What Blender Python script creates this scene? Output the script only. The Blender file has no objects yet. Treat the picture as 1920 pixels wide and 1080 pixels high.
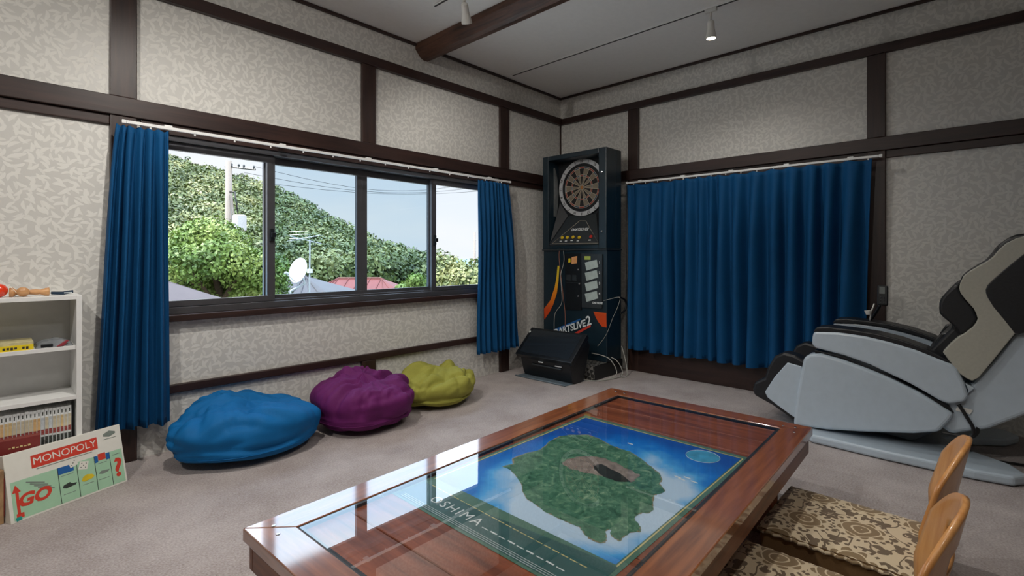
import bpy, math, random
from mathutils import Vector, Matrix, Euler, noise

random.seed(7)
scene = bpy.context.scene
COL = scene.collection

# ------------------------------------------------------------------ camera
FPX, CX, HY, EYE = 938.0, 960.0, 482.0, 1.07           # focal length in px of a 1920x1080 frame, horizon row, eye height
AZ = math.radians(43.04)
FW = Vector((math.cos(AZ), math.sin(AZ), 0)); RT = Vector((math.sin(AZ), -math.cos(AZ), 0)); UP = Vector((0, 0, 1))
CAM = Vector((-4.256, -3.266, EYE))
cd = bpy.data.cameras.new('camera'); co = bpy.data.objects.new('camera', cd); COL.objects.link(co)
cd.sensor_width = 36; cd.lens = FPX / 1920 * 36; cd.shift_y = (HY - 540) / 1920; cd.clip_start = 0.02; cd.clip_end = 20000
co.location = CAM; co.rotation_euler = (math.pi / 2, 0, AZ - math.pi / 2)
scene.camera = co

# ------------------------------------------------------------------ sky, sun, exposure
scene.view_settings.view_transform = 'Standard'; scene.view_settings.look = 'None'
scene.view_settings.gamma = 1; scene.view_settings.exposure = 0.08; scene.view_settings.use_curve_mapping = False
world = bpy.data.worlds.new('sky'); scene.world = world; world.use_nodes = True
wn = world.node_tree; wn.nodes.clear()
w_out = wn.nodes.new('ShaderNodeOutputWorld'); w_bg = wn.nodes.new('ShaderNodeBackground')
w_tc = wn.nodes.new('ShaderNodeTexCoord'); w_sep = wn.nodes.new('ShaderNodeSeparateXYZ'); w_rmp = wn.nodes.new('ShaderNodeValToRGB')
w_ns = wn.nodes.new('ShaderNodeTexNoise'); w_ns.inputs['Scale'].default_value = 2.2; w_ns.inputs['Detail'].default_value = 5
w_mp = wn.nodes.new('ShaderNodeMapping'); w_mp.inputs['Scale'].default_value = (1, 1, 3.5)
w_cr = wn.nodes.new('ShaderNodeValToRGB'); w_mix = wn.nodes.new('ShaderNodeMixRGB')
e = w_rmp.color_ramp.elements
e[0].position = 0.0; e[0].color = (0.90, 0.95, 1.0, 1); e[1].position = 0.9; e[1].color = (0.42, 0.62, 0.95, 1)
m_ = w_rmp.color_ramp.elements.new(0.35); m_.color = (0.74, 0.86, 1.0, 1)
w_cr.color_ramp.elements[0].position = 0.44; w_cr.color_ramp.elements[1].position = 0.68
w_mix.inputs[2].default_value = (1, 1, 1, 1)
wl = wn.links.new
wl(w_tc.outputs['Generated'], w_sep.inputs[0]); wl(w_sep.outputs['Z'], w_rmp.inputs[0])
wl(w_tc.outputs['Generated'], w_mp.inputs[0]); wl(w_mp.outputs[0], w_ns.inputs['Vector']); wl(w_ns.outputs['Fac'], w_cr.inputs[0])
wl(w_cr.outputs[0], w_mix.inputs[0]); wl(w_rmp.outputs[0], w_mix.inputs[1]); wl(w_mix.outputs[0], w_bg.inputs[0]); wl(w_bg.outputs[0], w_out.inputs[0])
w_st = wn.nodes.new('ShaderNodeMapRange'); w_st.interpolation_type = 'SMOOTHSTEP'          # hazy white cloud layer above the clearer band at the horizon
w_st.inputs['From Min'].default_value = 0.20; w_st.inputs['From Max'].default_value = 0.34; w_st.inputs['To Min'].default_value = .98; w_st.inputs['To Max'].default_value = 4.4
wl(w_sep.outputs['Z'], w_st.inputs['Value']); wl(w_st.outputs[0], w_bg.inputs[1])
sd = bpy.data.lights.new('sun', 'SUN'); sd.energy = 6.5; sd.angle = 0.01; sd.color = (1.0, 0.95, 0.86)
so = bpy.data.objects.new('sun', sd); COL.objects.link(so); so.location = (0, 0, 30)
so.rotation_euler = Vector((-0.62, 0.16, 1.0)).to_track_quat('Z', 'Y').to_euler()

# ------------------------------------------------------------------ pixel helpers (a pixel is a direction, the plane gives the distance)
def ray(px, py): return FW + RT * ((px - CX) / FPX) + UP * ((HY - py) / FPX)
def onplane(px, py, p0, n):
    r = ray(px, py); n = Vector(n); return CAM + r * ((Vector(p0) - CAM).dot(n) / r.dot(n))
def on_z(px, py, z): return onplane(px, py, (0, 0, z), (0, 0, 1))
def on_y(px, py, y=0): return onplane(px, py, (0, y, 0), (0, 1, 0))
def on_x(px, py, x=0): return onplane(px, py, (x, 0, 0), (1, 0, 0))
def at(px, py, depth): return CAM + ray(px, py) * depth

# ------------------------------------------------------------------ materials
def srgb(*c):
    if len(c) == 1 and isinstance(c[0], tuple): c = c[0]
    f = lambda v: (v / 255 / 12.92) if v / 255 <= 0.04045 else ((v / 255 + 0.055) / 1.055) ** 2.4
    return (f(c[0]), f(c[1]), f(c[2]), 1)
class NT:
    def __init__(s, name):
        s.m = bpy.data.materials.new(name); s.m.use_nodes = True; s.t = s.m.node_tree
        s.b = s.t.nodes['Principled BSDF']; s.out = s.t.nodes['Material Output']
    def n(s, typ, **k):
        nd = s.t.nodes.new('ShaderNode' + typ)
        for a, v in k.items():
            if hasattr(nd, a): setattr(nd, a, v)
            else: nd.inputs[a.replace('_', ' ')].default_value = v
        return nd
    def l(s, a, b): s.t.links.new(a, b)
    def coords(s, scale=(1, 1, 1), kind='Object'):
        tc = s.n('TexCoord'); mp = s.n('Mapping'); mp.inputs['Scale'].default_value = scale
        s.l(tc.outputs[kind], mp.inputs[0]); return mp.outputs[0]
    def math(s, op, a, b=None, c=None):
        nd = s.n('Math'); nd.operation = op
        for i, v in enumerate((a, b, c)):
            if v is None: continue
            if isinstance(v, (int, float)): nd.inputs[i].default_value = v
            else: s.l(v, nd.inputs[i])
        return nd.outputs[0]
    def ramp(s, fac, stops):
        r = s.n('ValToRGB'); el = r.color_ramp.elements
        el[0].position, el[0].color = stops[0]; el[1].position, el[1].color = stops[-1]
        for p, c in stops[1:-1]:
            q = el.new(p); q.color = c
        s.l(fac, r.inputs[0]); return r.outputs[0]
    def bump(s, h, strength=0.3, dist=0.01):
        b = s.n('Bump'); b.inputs['Strength'].default_value = strength; b.inputs['Distance'].default_value = dist
        s.l(h, b.inputs['Height']); s.l(b.outputs[0], s.b.inputs['Normal'])
    def mix(s, fac, a, b):
        nd = s.n('MixRGB')
        for i, v in enumerate((fac, a, b)):
            if isinstance(v, (int, float, tuple)): nd.inputs[i].default_value = v
            else: s.l(v, nd.inputs[i])
        return nd.outputs[0]

def plain(name, c, rough=0.5, metal=0.0, var=0.12, scale=25.0, coat=0.0, bump=0.0, spec=None, coat_ior=1.5):
    t = NT(name); ns = t.n('TexNoise'); ns.inputs['Scale'].default_value = scale; ns.inputs['Detail'].default_value = 4
    t.l(t.coords(), ns.inputs['Vector'])
    c = srgb(c); lo = tuple(v * (1 - var) for v in c[:3]) + (1,); hi = tuple(min(1, v * (1 + var)) for v in c[:3]) + (1,)
    t.l(t.ramp(ns.outputs['Fac'], [(0.3, lo), (0.7, hi)]), t.b.inputs['Base Color'])
    t.b.inputs['Roughness'].default_value = rough; t.b.inputs['Metallic'].default_value = metal
    if coat:
        t.b.inputs['Coat Weight'].default_value = coat; t.b.inputs['Coat Roughness'].default_value = 0.06; t.b.inputs['Coat IOR'].default_value = coat_ior
    if spec is not None: t.b.inputs['Specular IOR Level'].default_value = spec
    if bump: t.bump(ns.outputs['Fac'], bump, 0.004)
    return t.m

def wood(name, dark, light, axis='X', rough=0.45, coat=0.0, coat_ior=1.5, scale=1.0, coat_rough=0.12, bump=0.12):
    t = NT(name); st = {'X': (1.2, 14, 14), 'Y': (14, 1.2, 14), 'Z': (14, 14, 1.2)}[axis]
    v = t.coords(tuple(q * scale for q in st))
    a = t.n('TexNoise'); a.inputs['Scale'].default_value = 2.2; a.inputs['Detail'].default_value = 7; a.inputs['Distortion'].default_value = 0.6; t.l(v, a.inputs['Vector'])
    b = t.n('TexNoise'); b.inputs['Scale'].default_value = 9; b.inputs['Detail'].default_value = 3; t.l(v, b.inputs['Vector'])
    f = t.math('ADD', t.math('MULTIPLY', a.outputs['Fac'], 0.75), t.math('MULTIPLY', b.outputs['Fac'], 0.25))
    t.l(t.ramp(f, [(0.33, srgb(dark)), (0.68, srgb(light))]), t.b.inputs['Base Color'])
    t.b.inputs['Roughness'].default_value = rough
    if coat:
        t.b.inputs['Coat Weight'].default_value = coat; t.b.inputs['Coat Roughness'].default_value = coat_rough; t.b.inputs['Coat IOR'].default_value = coat_ior
    t.bump(f, bump, 0.004)
    return t.m

def glass(name, ior, tint=(1, 1, 1, 1)):
    t = NT(name); t.t.nodes.remove(t.b)
    tr = t.n('BsdfTransparent'); tr.inputs[0].default_value = tint; gl = t.n('BsdfGlossy'); gl.inputs['Roughness'].default_value = 0.0
    fr = t.n('Fresnel'); fr.inputs[0].default_value = ior; mx = t.n('MixShader'); ge = t.n('NewGeometry')
    t.l(t.math('MULTIPLY', fr.outputs[0], t.math('SUBTRACT', 1.0, ge.outputs['Backfacing'])), mx.inputs[0]); t.l(tr.outputs[0], mx.inputs[1]); t.l(gl.outputs[0], mx.inputs[2]); t.l(mx.outputs[0], t.out.inputs[0])
    return t.m

def emit(name, c, s):
    t = NT(name); t.b.inputs['Emission Color'].default_value = srgb(c); t.b.inputs['Emission Strength'].default_value = s
    t.b.inputs['Base Color'].default_value = srgb(c); return t.m

def wallpaper():
    t = NT('wallpaper_leaf_scroll')
    tc = t.n('TexCoord'); sp = t.n('SeparateXYZ'); t.l(tc.outputs['Object'], sp.inputs[0])
    u = t.math('ADD', sp.outputs[0], sp.outputs[1]); cb = t.n('CombineXYZ'); t.l(u, cb.inputs[0]); t.l(sp.outputs[2], cb.inputs[1])
    masks = []
    for k, (sc, a, b, bend) in enumerate(((19.0, 0.50, 0.16, 0.55), (20.0, 0.48, 0.15, -0.6), (22.0, 0.46, 0.14, 0.5))):
        mp = t.n('Mapping'); mp.inputs['Scale'].default_value = (sc, sc, 1); mp.inputs['Location'].default_value = (k * 3.7, k * 5.3, 0)
        t.l(cb.outputs[0], mp.inputs[0])
        vo = t.n('TexVoronoi'); vo.voronoi_dimensions = '2D'; vo.inputs['Scale'].default_value = 1.0; vo.inputs['Randomness'].default_value = 0.75
        t.l(mp.outputs[0], vo.inputs['Vector'])
        sb = t.n('VectorMath'); sb.operation = 'SUBTRACT'; t.l(mp.outputs[0], sb.inputs[0]); t.l(vo.outputs['Position'], sb.inputs[1])
        cs = t.n('SeparateColor'); t.l(vo.outputs['Color'], cs.inputs[0])
        ro = t.n('VectorRotate'); ro.rotation_type = 'Z_AXIS'; t.l(sb.outputs[0], ro.inputs['Vector'])
        t.l(t.math('MULTIPLY', cs.outputs[0], 6.283), ro.inputs['Angle'])
        q = t.n('SeparateXYZ'); t.l(ro.outputs[0], q.inputs[0])
        x2 = t.math('MULTIPLY', q.outputs[0], q.outputs[0])
        yb = t.math('SUBTRACT', q.outputs[1], t.math('MULTIPLY', x2, bend))
        ex = t.math('DIVIDE', x2, a * a); ey = t.math('POWER', t.math('DIVIDE', t.math('ABSOLUTE', yb), b), 1.5)
        r = t.math('ADD', ex, ey)
        mr = t.n('MapRange'); mr.inputs['From Min'].default_value = 0.75; mr.inputs['From Max'].default_value = 1.1
        mr.inputs['To Min'].default_value = 1; mr.inputs['To Max'].default_value = 0; t.l(r, mr.inputs['Value']); masks.append(mr.outputs[0])
    m = t.math('MAXIMUM', t.math('MAXIMUM', masks[0], masks[1]), t.math('MULTIPLY', masks[2], 0.8))
    t.l(t.mix(m, srgb(198, 196, 191), srgb(216, 214, 208)), t.b.inputs['Base Color'])
    mr = t.n('MapRange'); mr.inputs['To Min'].default_value = 0.42; mr.inputs['To Max'].default_value = 0.6; t.l(m, mr.inputs['Value'])
    t.l(mr.outputs[0], t.b.inputs['Roughness'])
    t.bump(m, 0.25, 0.002)
    return t.m

def carpet():
    t = NT('carpet_pile'); v = t.coords()
    a = t.n('TexNoise'); a.inputs['Scale'].default_value = 2.6; a.inputs['Detail'].default_value = 6; a.inputs['Roughness'].default_value = 0.65; t.l(v, a.inputs['Vector'])
    b = t.n('TexNoise'); b.inputs['Scale'].default_value = 130; b.inputs['Detail'].default_value = 4; t.l(v, b.inputs['Vector'])
    f = t.math('ADD', t.math('MULTIPLY', a.outputs['Fac'], 0.5), t.math('MULTIPLY', b.outputs['Fac'], 0.5))
    t.l(t.ramp(f, [(0.34, srgb(136, 124, 120)), (0.5, srgb(166, 156, 153)), (0.66, srgb(190, 181, 178))]), t.b.inputs['Base Color'])
    t.b.inputs['Roughness'].default_value = 0.95; t.b.inputs['Specular IOR Level'].default_value = 0.1
    t.b.inputs['Sheen Weight'].default_value = 0.2
    t.bump(b.outputs['Fac'], 0.6, 0.006)
    return t.m

def fabric(name, c, rough=0.8, sheen=0.3, weave=260, var=0.1):
    t = NT(name); v = t.coords()
    a = t.n('TexNoise'); a.inputs['Scale'].default_value = weave; t.l(v, a.inputs['Vector'])
    b = t.n('TexNoise'); b.inputs['Scale'].default_value = 6; t.l(v, b.inputs['Vector'])
    c = srgb(c); lo = tuple(x * (1 - var) for x in c[:3]) + (1,); hi = tuple(min(1, x * (1 + var)) for x in c[:3]) + (1,)
    f = t.math('ADD', t.math('MULTIPLY', a.outputs['Fac'], 0.5), t.math('MULTIPLY', b.outputs['Fac'], 0.5))
    t.l(t.ramp(f, [(0.35, lo), (0.65, hi)]), t.b.inputs['Base Color'])
    t.b.inputs['Roughness'].default_value = rough; t.b.inputs['Sheen Weight'].default_value = sheen
    t.b.inputs['Specular IOR Level'].default_value = 0.25
    t.bump(a.outputs['Fac'], 0.15, 0.001)
    return t.m

def damask():
    """woven floral: large petalled medallions, curling vines and small leaves, brown on beige"""
    t = NT('floral_upholstery'); tc = t.n('TexCoord'); v = tc.outputs['Object']
    ds = t.n('TexNoise'); ds.inputs['Scale'].default_value = 14; ds.inputs['Detail'].default_value = 1; t.l(v, ds.inputs['Vector'])
    def vor(scale, rnd, warp, off):
        mx = t.n('VectorMath'); mx.operation = 'MULTIPLY_ADD'; mx.inputs[1].default_value = (warp, warp, 0); t.l(ds.outputs['Color'], mx.inputs[0]); t.l(v, mx.inputs[2])
        mp_ = t.n('Mapping'); mp_.inputs['Scale'].default_value = (scale, scale, 0); mp_.inputs['Location'].default_value = (off, off * .7, 0); t.l(mx.outputs[0], mp_.inputs[0])
        vo = t.n('TexVoronoi'); vo.voronoi_dimensions = '2D'; vo.inputs['Scale'].default_value = 1; vo.inputs['Randomness'].default_value = rnd; t.l(mp_.outputs[0], vo.inputs['Vector'])
        sb = t.n('VectorMath'); sb.operation = 'SUBTRACT'; t.l(mp_.outputs[0], sb.inputs[0]); t.l(vo.outputs['Position'], sb.inputs[1])
        q = t.n('SeparateXYZ'); t.l(sb.outputs[0], q.inputs[0]); an = t.math('ARCTAN2', q.outputs[1], q.outputs[0])
        return vo.outputs['Distance'], an
    r1, a1 = vor(5.2, .35, .03, .3)
    edge = t.math('ADD', .24, t.math('MULTIPLY', t.math('ABSOLUTE', t.math('SINE', t.math('MULTIPLY', a1, 4.0))), .12))
    fl = t.math('LESS_THAN', r1, edge); ringf = t.math('PINGPONG', t.math('MULTIPLY', r1, 7.5), .5)
    vein = t.math('GREATER_THAN', ringf, .10)
    rays = t.math('MULTIPLY', t.math('GREATER_THAN', r1, .40), t.math('MULTIPLY', t.math('LESS_THAN', r1, .47), t.math('GREATER_THAN', t.math('SINE', t.math('MULTIPLY', a1, 22.0)), .1)))
    r2, a2 = vor(15.0, .9, .05, 2.1)
    e2 = t.math('ADD', .20, t.math('MULTIPLY', t.math('ABSOLUTE', t.math('SINE', t.math('MULTIPLY', a2, 1.5))), .22))
    lf = t.math('MULTIPLY', t.math('LESS_THAN', r2, e2), t.math('GREATER_THAN', r1, .47))
    nz = t.n('TexNoise'); nz.inputs['Scale'].default_value = 9; nz.inputs['Detail'].default_value = 0; t.l(v, nz.inputs['Vector'])
    vine = t.math('MULTIPLY', t.math('LESS_THAN', t.math('ABSOLUTE', t.math('SUBTRACT', t.math('FRACT', t.math('MULTIPLY', nz.outputs['Fac'], 5.0)), .5)), .05), t.math('GREATER_THAN', r1, .42))
    m = t.math('MAXIMUM', t.math('MAXIMUM', t.math('MULTIPLY', fl, vein), rays), t.math('MAXIMUM', lf, vine))
    ink = t.mix(fl, srgb(84, 66, 48), srgb(120, 98, 66))
    t.l(t.mix(t.math('MULTIPLY', m, .9), srgb(206, 190, 160), ink), t.b.inputs['Base Color']); t.b.inputs['Roughness'].default_value = 0.85; t.b.inputs['Sheen Weight'].default_value = 0.2
    t.bump(m, 0.3, 0.003)
    return t.m

def leafmat(name, c1, c2, c3, scale=0.6):
    t = NT(name); v = t.coords()
    a = t.n('TexNoise'); a.inputs['Scale'].default_value = scale; a.inputs['Detail'].default_value = 5; t.l(v, a.inputs['Vector'])
    t.l(t.ramp(a.outputs['Fac'], [(0.32, srgb(c1)), (0.5, srgb(c2)), (0.68, srgb(c3))]), t.b.inputs['Base Color'])
    t.b.inputs['Roughness'].default_value = 0.45; t.b.inputs['Specular IOR Level'].default_value = 0.35
    return t.m

def seamat(c=(0, 0), rx=.36, ry=.30):
    t = NT('printed_sea'); tc = t.n('TexCoord'); mp_ = t.n('Mapping'); mp_.inputs['Location'].default_value = (-c[0] / rx, -c[1] / ry, 0); mp_.inputs['Scale'].default_value = (1 / rx, 1 / ry, 0)
    t.l(tc.outputs['Object'], mp_.inputs[0]); ln = t.n('VectorMath'); ln.operation = 'LENGTH'; t.l(mp_.outputs[0], ln.inputs[0])
    a = t.n('TexNoise'); a.inputs['Scale'].default_value = 6; a.inputs['Detail'].default_value = 6; t.l(tc.outputs['Object'], a.inputs['Vector'])
    f = t.math('ADD', ln.outputs['Value'], t.math('MULTIPLY', t.math('SUBTRACT', a.outputs['Fac'], .5), .9))
    t.l(t.ramp(t.math('MULTIPLY', f, .6), [(.50, srgb(190, 216, 238)), (.62, srgb(80, 172, 232)), (.72, srgb(10, 122, 210)), (.95, srgb(2, 84, 176))]), t.b.inputs['Base Color'])
    t.b.inputs['Roughness'].default_value = 0.4; return t.m
def landmat():
    t = NT('printed_island'); v = t.coords()
    a = t.n('TexNoise'); a.inputs['Scale'].default_value = 26; a.inputs['Detail'].default_value = 8; a.inputs['Roughness'].default_value = 0.7; a.inputs['Distortion'].default_value = 1.4; t.l(v, a.inputs['Vector'])
    t.l(t.ramp(a.outputs['Fac'], [(0.34, srgb(38, 86, 68)), (0.50, srgb(72, 124, 100)), (0.62, srgb(112, 154, 124)), (0.74, srgb(190, 202, 176))]), t.b.inputs['Base Color'])
    t.b.inputs['Roughness'].default_value = 0.4; return t.m

M = {}
M['paper'] = wallpaper()
M['carpet'] = carpet()
M['ceil'] = plain('ceiling_paint', (232, 231, 228), 0.9, var=0.02)
M['trimx'] = wood('dark_stained_wood_x', (34, 21, 19), (58, 38, 33), 'X', 0.42)
M['trimy'] = wood('dark_stained_wood_y', (34, 21, 19), (58, 38, 33), 'Y', 0.42)
M['trimz'] = wood('dark_stained_wood_z', (34, 21, 19), (60, 40, 34), 'Z', 0.42)
M['beam'] = wood('old_beam_wood', (46, 27, 20), (98, 66, 50), 'Y', 0.5)
M['alu'] = plain('bronze_aluminium', (92, 92, 96), 0.3, 0.5, 0.06)
M['rail'] = plain('white_rail', (226, 226, 224), 0.35, var=0.03)
M['curtain'] = fabric('blue_curtain_cloth', (2, 70, 116), 0.75, 0.0)
M['pane'] = glass('window_glass', 1.32); M['panet'] = glass('window_glass_with_screen', 1.32, (.80, .87, .91, 1))
M['tglass'] = glass('table_glass', 2.8)
M['twood'] = wood('varnished_table_wood', (108, 54, 26), (160, 94, 52), 'X', 0.35, 1.0, 2.7, coat_rough=.08)
M['twoody'] = wood('varnished_table_wood_cross', (108, 54, 26), (160, 94, 52), 'Y', 0.35, 1.0, 2.7, coat_rough=.08)
M['tplank'] = wood('table_plank_wood', (98, 46, 26), (168, 96, 62), 'Y', 0.4)
M['tapron'] = wood('apron_wood_x', (84, 44, 26), (124, 74, 44), 'X', .5, .2); M['taprony'] = wood('apron_wood_y', (84, 44, 26), (124, 74, 44), 'Y', .5, .2)
M['tdark'] = plain('black_gap', (22, 24, 28), 0.5)
M['white'] = plain('white_laminate', (226, 226, 224), 0.5, var=0.03)
M['whitecard'] = plain('white_card', (232, 231, 226), 0.55, var=0.03)
M['black'] = plain('black_satin', (20, 24, 28), 0.35, var=0.2)
M['blackleather'] = plain('black_leather', (24, 26, 30), 0.42, var=0.2, scale=90, bump=0.15)
M['navy'] = plain('dark_navy_cabinet', (22, 40, 50), 0.32, var=0.12, scale=6)
M['shell'] = plain('pale_grey_plastic', (178, 191, 202), 0.28, var=0.03, coat=0.3)
M['cream'] = plain('cream_leather', (166, 165, 154), 0.45, var=0.05, scale=80, bump=0.05)
M['chrome'] = plain('bright_steel', (200, 202, 204), 0.2, 1.0, 0.05)

# ------------------------------------------------------------------ mesh helpers
class MB:
    def __init__(s): s.v = []; s.f = []
    def add(s, vs, fs):
        o = len(s.v); s.v += [Vector(q) for q in vs]; s.f += [tuple(i + o for i in f) for f in fs]; return s
    def box(s, x0, x1, y0, y1, z0, z1):
        x0, x1 = min(x0, x1), max(x0, x1); y0, y1 = min(y0, y1), max(y0, y1); z0, z1 = min(z0, z1), max(z0, z1)
        return s.add([(x0, y0, z0), (x1, y0, z0), (x1, y1, z0), (x0, y1, z0), (x0, y0, z1), (x1, y0, z1), (x1, y1, z1), (x0, y1, z1)],
                     [(0, 3, 2, 1), (4, 5, 6, 7), (0, 1, 5, 4), (1, 2, 6, 5), (2, 3, 7, 6), (3, 0, 4, 7)])
    def prism(s, pts, d):
        """polygon (3-D points) extruded by vector d"""
        d = Vector(d); pts = [Vector(p) for p in pts]; n = len(pts)
        nrm = Vector((0, 0, 0))
        for i in range(n): nrm += (pts[i] - pts[0]).cross(pts[(i + 1) % n] - pts[0])
        if nrm.dot(d) > 0: pts = pts[::-1]
        return s.add(pts + [p + d for p in pts], [tuple(range(n)), tuple(range(2 * n - 1, n - 1, -1))] + [(i, i + n, (i + 1) % n + n, (i + 1) % n) for i in range(n)])
    def poly(s, pts):
        return s.add(pts, [tuple(range(len(pts)))])
    def tube(s, pts, r, n=8, closed=False):
        pts = [Vector(p) for p in pts]; m = len(pts); rs = r if isinstance(r, (list, tuple)) else [r] * m
        rings = []; prev = None
        for i, p in enumerate(pts):
            a = pts[max(i - 1, 0)]; b = pts[min(i + 1, m - 1)]
            if closed: a = pts[(i - 1) % m]; b = pts[(i + 1) % m]
            t = (b - a).normalized()
            if prev is None:
                u = t.cross(Vector((0, 0, 1)))
                if u.length < 1e-4: u = t.cross(Vector((1, 0, 0)))
            else: u = prev - t * prev.dot(t)
            u.normalize(); w = t.cross(u); prev = u
            rings.append([p + (u * math.cos(2 * math.pi * k / n) + w * math.sin(2 * math.pi * k / n)) * rs[i] for k in range(n)])
        vs = [q for rg in rings for q in rg]; fs = []
        for i in range(m if closed else m - 1):
            j = (i + 1) % m
            for k in range(n): fs.append((i * n + k, i * n + (k + 1) % n, j * n + (k + 1) % n, j * n + k))
        if not closed: fs += [tuple(range(n - 1, -1, -1)), tuple(range((m - 1) * n, m * n))]
        return s.add(vs, fs)
    def lathe(s, prof, c=(0, 0, 0), axis=(0, 0, 1), n=24):
        """prof: (radius, height) list turned about axis through c"""
        c = Vector(c); q = Vector(axis).to_track_quat('Z', 'Y'); vs = []; fs = []
        for r, h in prof:
            for k in range(n): vs.append(c + q @ Vector((r * math.cos(2 * math.pi * k / n), r * math.sin(2 * math.pi * k / n), h)))
        for i in range(len(prof) - 1):
            for k in range(n): fs.append((i * n + k, i * n + (k + 1) % n, (i + 1) * n + (k + 1) % n, (i + 1) * n + k))
        fs += [tuple(range(n - 1, -1, -1)), tuple(range((len(prof) - 1) * n, len(prof) * n))]
        return s.add(vs, fs)
    def grid(s, fn, nu, nv):
        vs = [fn(i / nu, j / nv) for j in range(nv + 1) for i in range(nu + 1)]
        return s.add(vs, [(j * (nu + 1) + i, j * (nu + 1) + i + 1, (j + 1) * (nu + 1) + i + 1, (j + 1) * (nu + 1) + i) for j in range(nv) for i in range(nu)])
    def build(s, name, mat, parent=None, bevel=0, seg=2, smooth=False, solid=0, subsurf=0, world=True, solid_off=0):
        off = Vector((0, 0, 0))
        if parent is not None and world:
            r = parent
            while r is not None: off += r.location; r = r.parent
        me = bpy.data.meshes.new(name); me.from_pydata([tuple(v - off) for v in s.v], [], s.f); me.update()
        if mat: me.materials.append(mat)
        if smooth: me.polygons.foreach_set('use_smooth', [True] * len(me.polygons))
        o = bpy.data.objects.new(name, me); COL.objects.link(o)
        if parent is not None: o.parent = parent
        if solid:
            md = o.modifiers.new('thickness', 'SOLIDIFY'); md.thickness = solid; md.offset = solid_off
        if bevel:
            md = o.modifiers.new('edge', 'BEVEL'); md.width = bevel; md.segments = seg; md.limit_method = 'ANGLE'; md.angle_limit = 0.6
        if subsurf:
            md = o.modifiers.new('round', 'SUBSURF'); md.levels = subsurf; md.render_levels = subsurf
        return o

def tag(o, label=None, cat=None, group=None, kind=None):
    for k, v in (('label', label), ('category', cat), ('group', group), ('kind', kind)):
        if v: o[k] = v
    return o
def thing(name, loc, label, cat, group=None, rz=0.0):
    o = bpy.data.objects.new(name, None); COL.objects.link(o); o.location = loc; o.rotation_euler = (0, 0, rz); o.empty_display_size = 0.1
    return tag(o, label, cat, group)
def copy_tree(o, parent=None):
    c = o.copy(); COL.objects.link(c); c.parent = parent
    for ch in list(o.children): copy_tree(ch, c)
    return c
def struct(name, mb, mat, label=None, parent=None, **k):
    o = mb.build(name, mat, parent, **k)
    if parent is None: o['kind'] = 'structure'
    if label: o['label'] = label
    return o
DG = None
def text_mesh(txt, size=1.0, bold=0.0, depth=0.0, align='CENTER', shear=0.0, spacing=1.0):
    cu = bpy.data.curves.new('lettering', 'FONT'); cu.body = txt; cu.size = size; cu.align_x = align; cu.align_y = 'CENTER'
    cu.offset = bold; cu.extrude = depth; cu.shear = shear; cu.space_character = spacing; cu.resolution_u = 3
    o = bpy.data.objects.new('lettering', cu); COL.objects.link(o)
    dg = bpy.context.evaluated_depsgraph_get(); dg.update()
    me = bpy.data.meshes.new_from_object(o.evaluated_get(dg))
    vs = [v.co.copy() for v in me.vertices]; fs = [tuple(p.vertices) for p in me.polygons]
    bpy.data.objects.remove(o); bpy.data.curves.remove(cu); bpy.data.meshes.remove(me)
    return vs, fs
def place_text(mb, txt, o, u, v, size, **k):
    """lettering laid in the plane through o with unit axes u (reading) and v (up)"""
    o, u, v = Vector(o), Vector(u).normalized(), Vector(v).normalized(); vs, fs = text_mesh(txt, size, **k); n = u.cross(v)
    return mb.add([o + u * p.x + v * p.y + n * p.z for p in vs], fs)

# ================================================================== THE ROOM
XB, YB, CZ = -6.4, -5.2, 2.76                       # far ends of the room behind the camera, ceiling height
GX0, GX1, GZ0, GZ1 = -3.66, -1.00, 0.775, 1.74      # opening of the long window
struct('floor', MB().box(XB - .1, .1, YB - .1, .1, -.12, 0), M['carpet'], 'grey brown pile carpet covering the whole floor')
struct('ceiling', MB().box(XB - .1, .1, YB - .1, .1, CZ, CZ + .12), M['ceil'], 'plain pale ceiling above the room')
w = MB(); T = 0.14
w.box(XB - .1, GX0, 0, T, 0, CZ).box(GX1, T, 0, T, 0, CZ).box(GX0, GX1, 0, T, 0, GZ0).box(GX0, GX1, 0, T, GZ1, CZ)
struct('wall_left', w, M['paper'], 'leaf patterned wallpapered wall with the long window')
struct('wall_right', MB().box(0, .14, YB - .1, 0, 0, CZ), M['paper'], 'leaf patterned wallpapered wall behind the wide closed curtains')
struct('wall_back', MB().box(XB - .14, XB, YB - .1, .1, 0, CZ), M['paper'], 'wallpapered wall at the far left end of the room')
struct('wall_near', MB().box(XB, .1, YB - .14, YB, 0, CZ), M['paper'], 'wallpapered wall behind the viewer')

tn = [0]
def trim(mb, mat, label, bevel=.004):
    tn[0] += 1
    return struct('trim_%d' % tn[0], mb, mat, label, bevel=bevel)
D1 = .028; D2 = .036; D3 = .018
# window wall
trim(MB().box(XB, -.001, -.022, 0, 2.738, CZ - .001), M['trimx'], 'thin dark ceiling strip along the window wall')
trim(MB().box(XB, -.001, -D2, 0, 2.466, 2.536), M['trimx'], 'dark upper rail running above the window wall panels')
trim(MB().box(XB, -.001, -D2, 0, 1.80, 1.898), M['trimx'], 'broad dark lintel rail over the long window')
trim(MB().box(XB, -3.79, -D3, 0, 1.75, 1.80), M['trimx'], 'narrow dark strip under the lintel left of the window')
trim(MB().box(-.83, -.001, -D3, 0, 1.752, 1.80), M['trimx'], 'narrow dark strip under the lintel beside the dart machine')
trim(MB().box(-3.79, -3.678, -D1, 0, 0, 1.80), M['trimz'], 'dark lower post behind the narrow left curtain')
trim(MB().box(-3.79, -3.678, -D1, 0, 1.898, 2.466), M['trimz'], 'thick dark post above the lintel at the left')
trim(MB().box(-3.79, -3.678, -D1, 0, 2.536, 2.738), M['trimz'], 'short dark post stub above the upper rail at the left')
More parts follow.
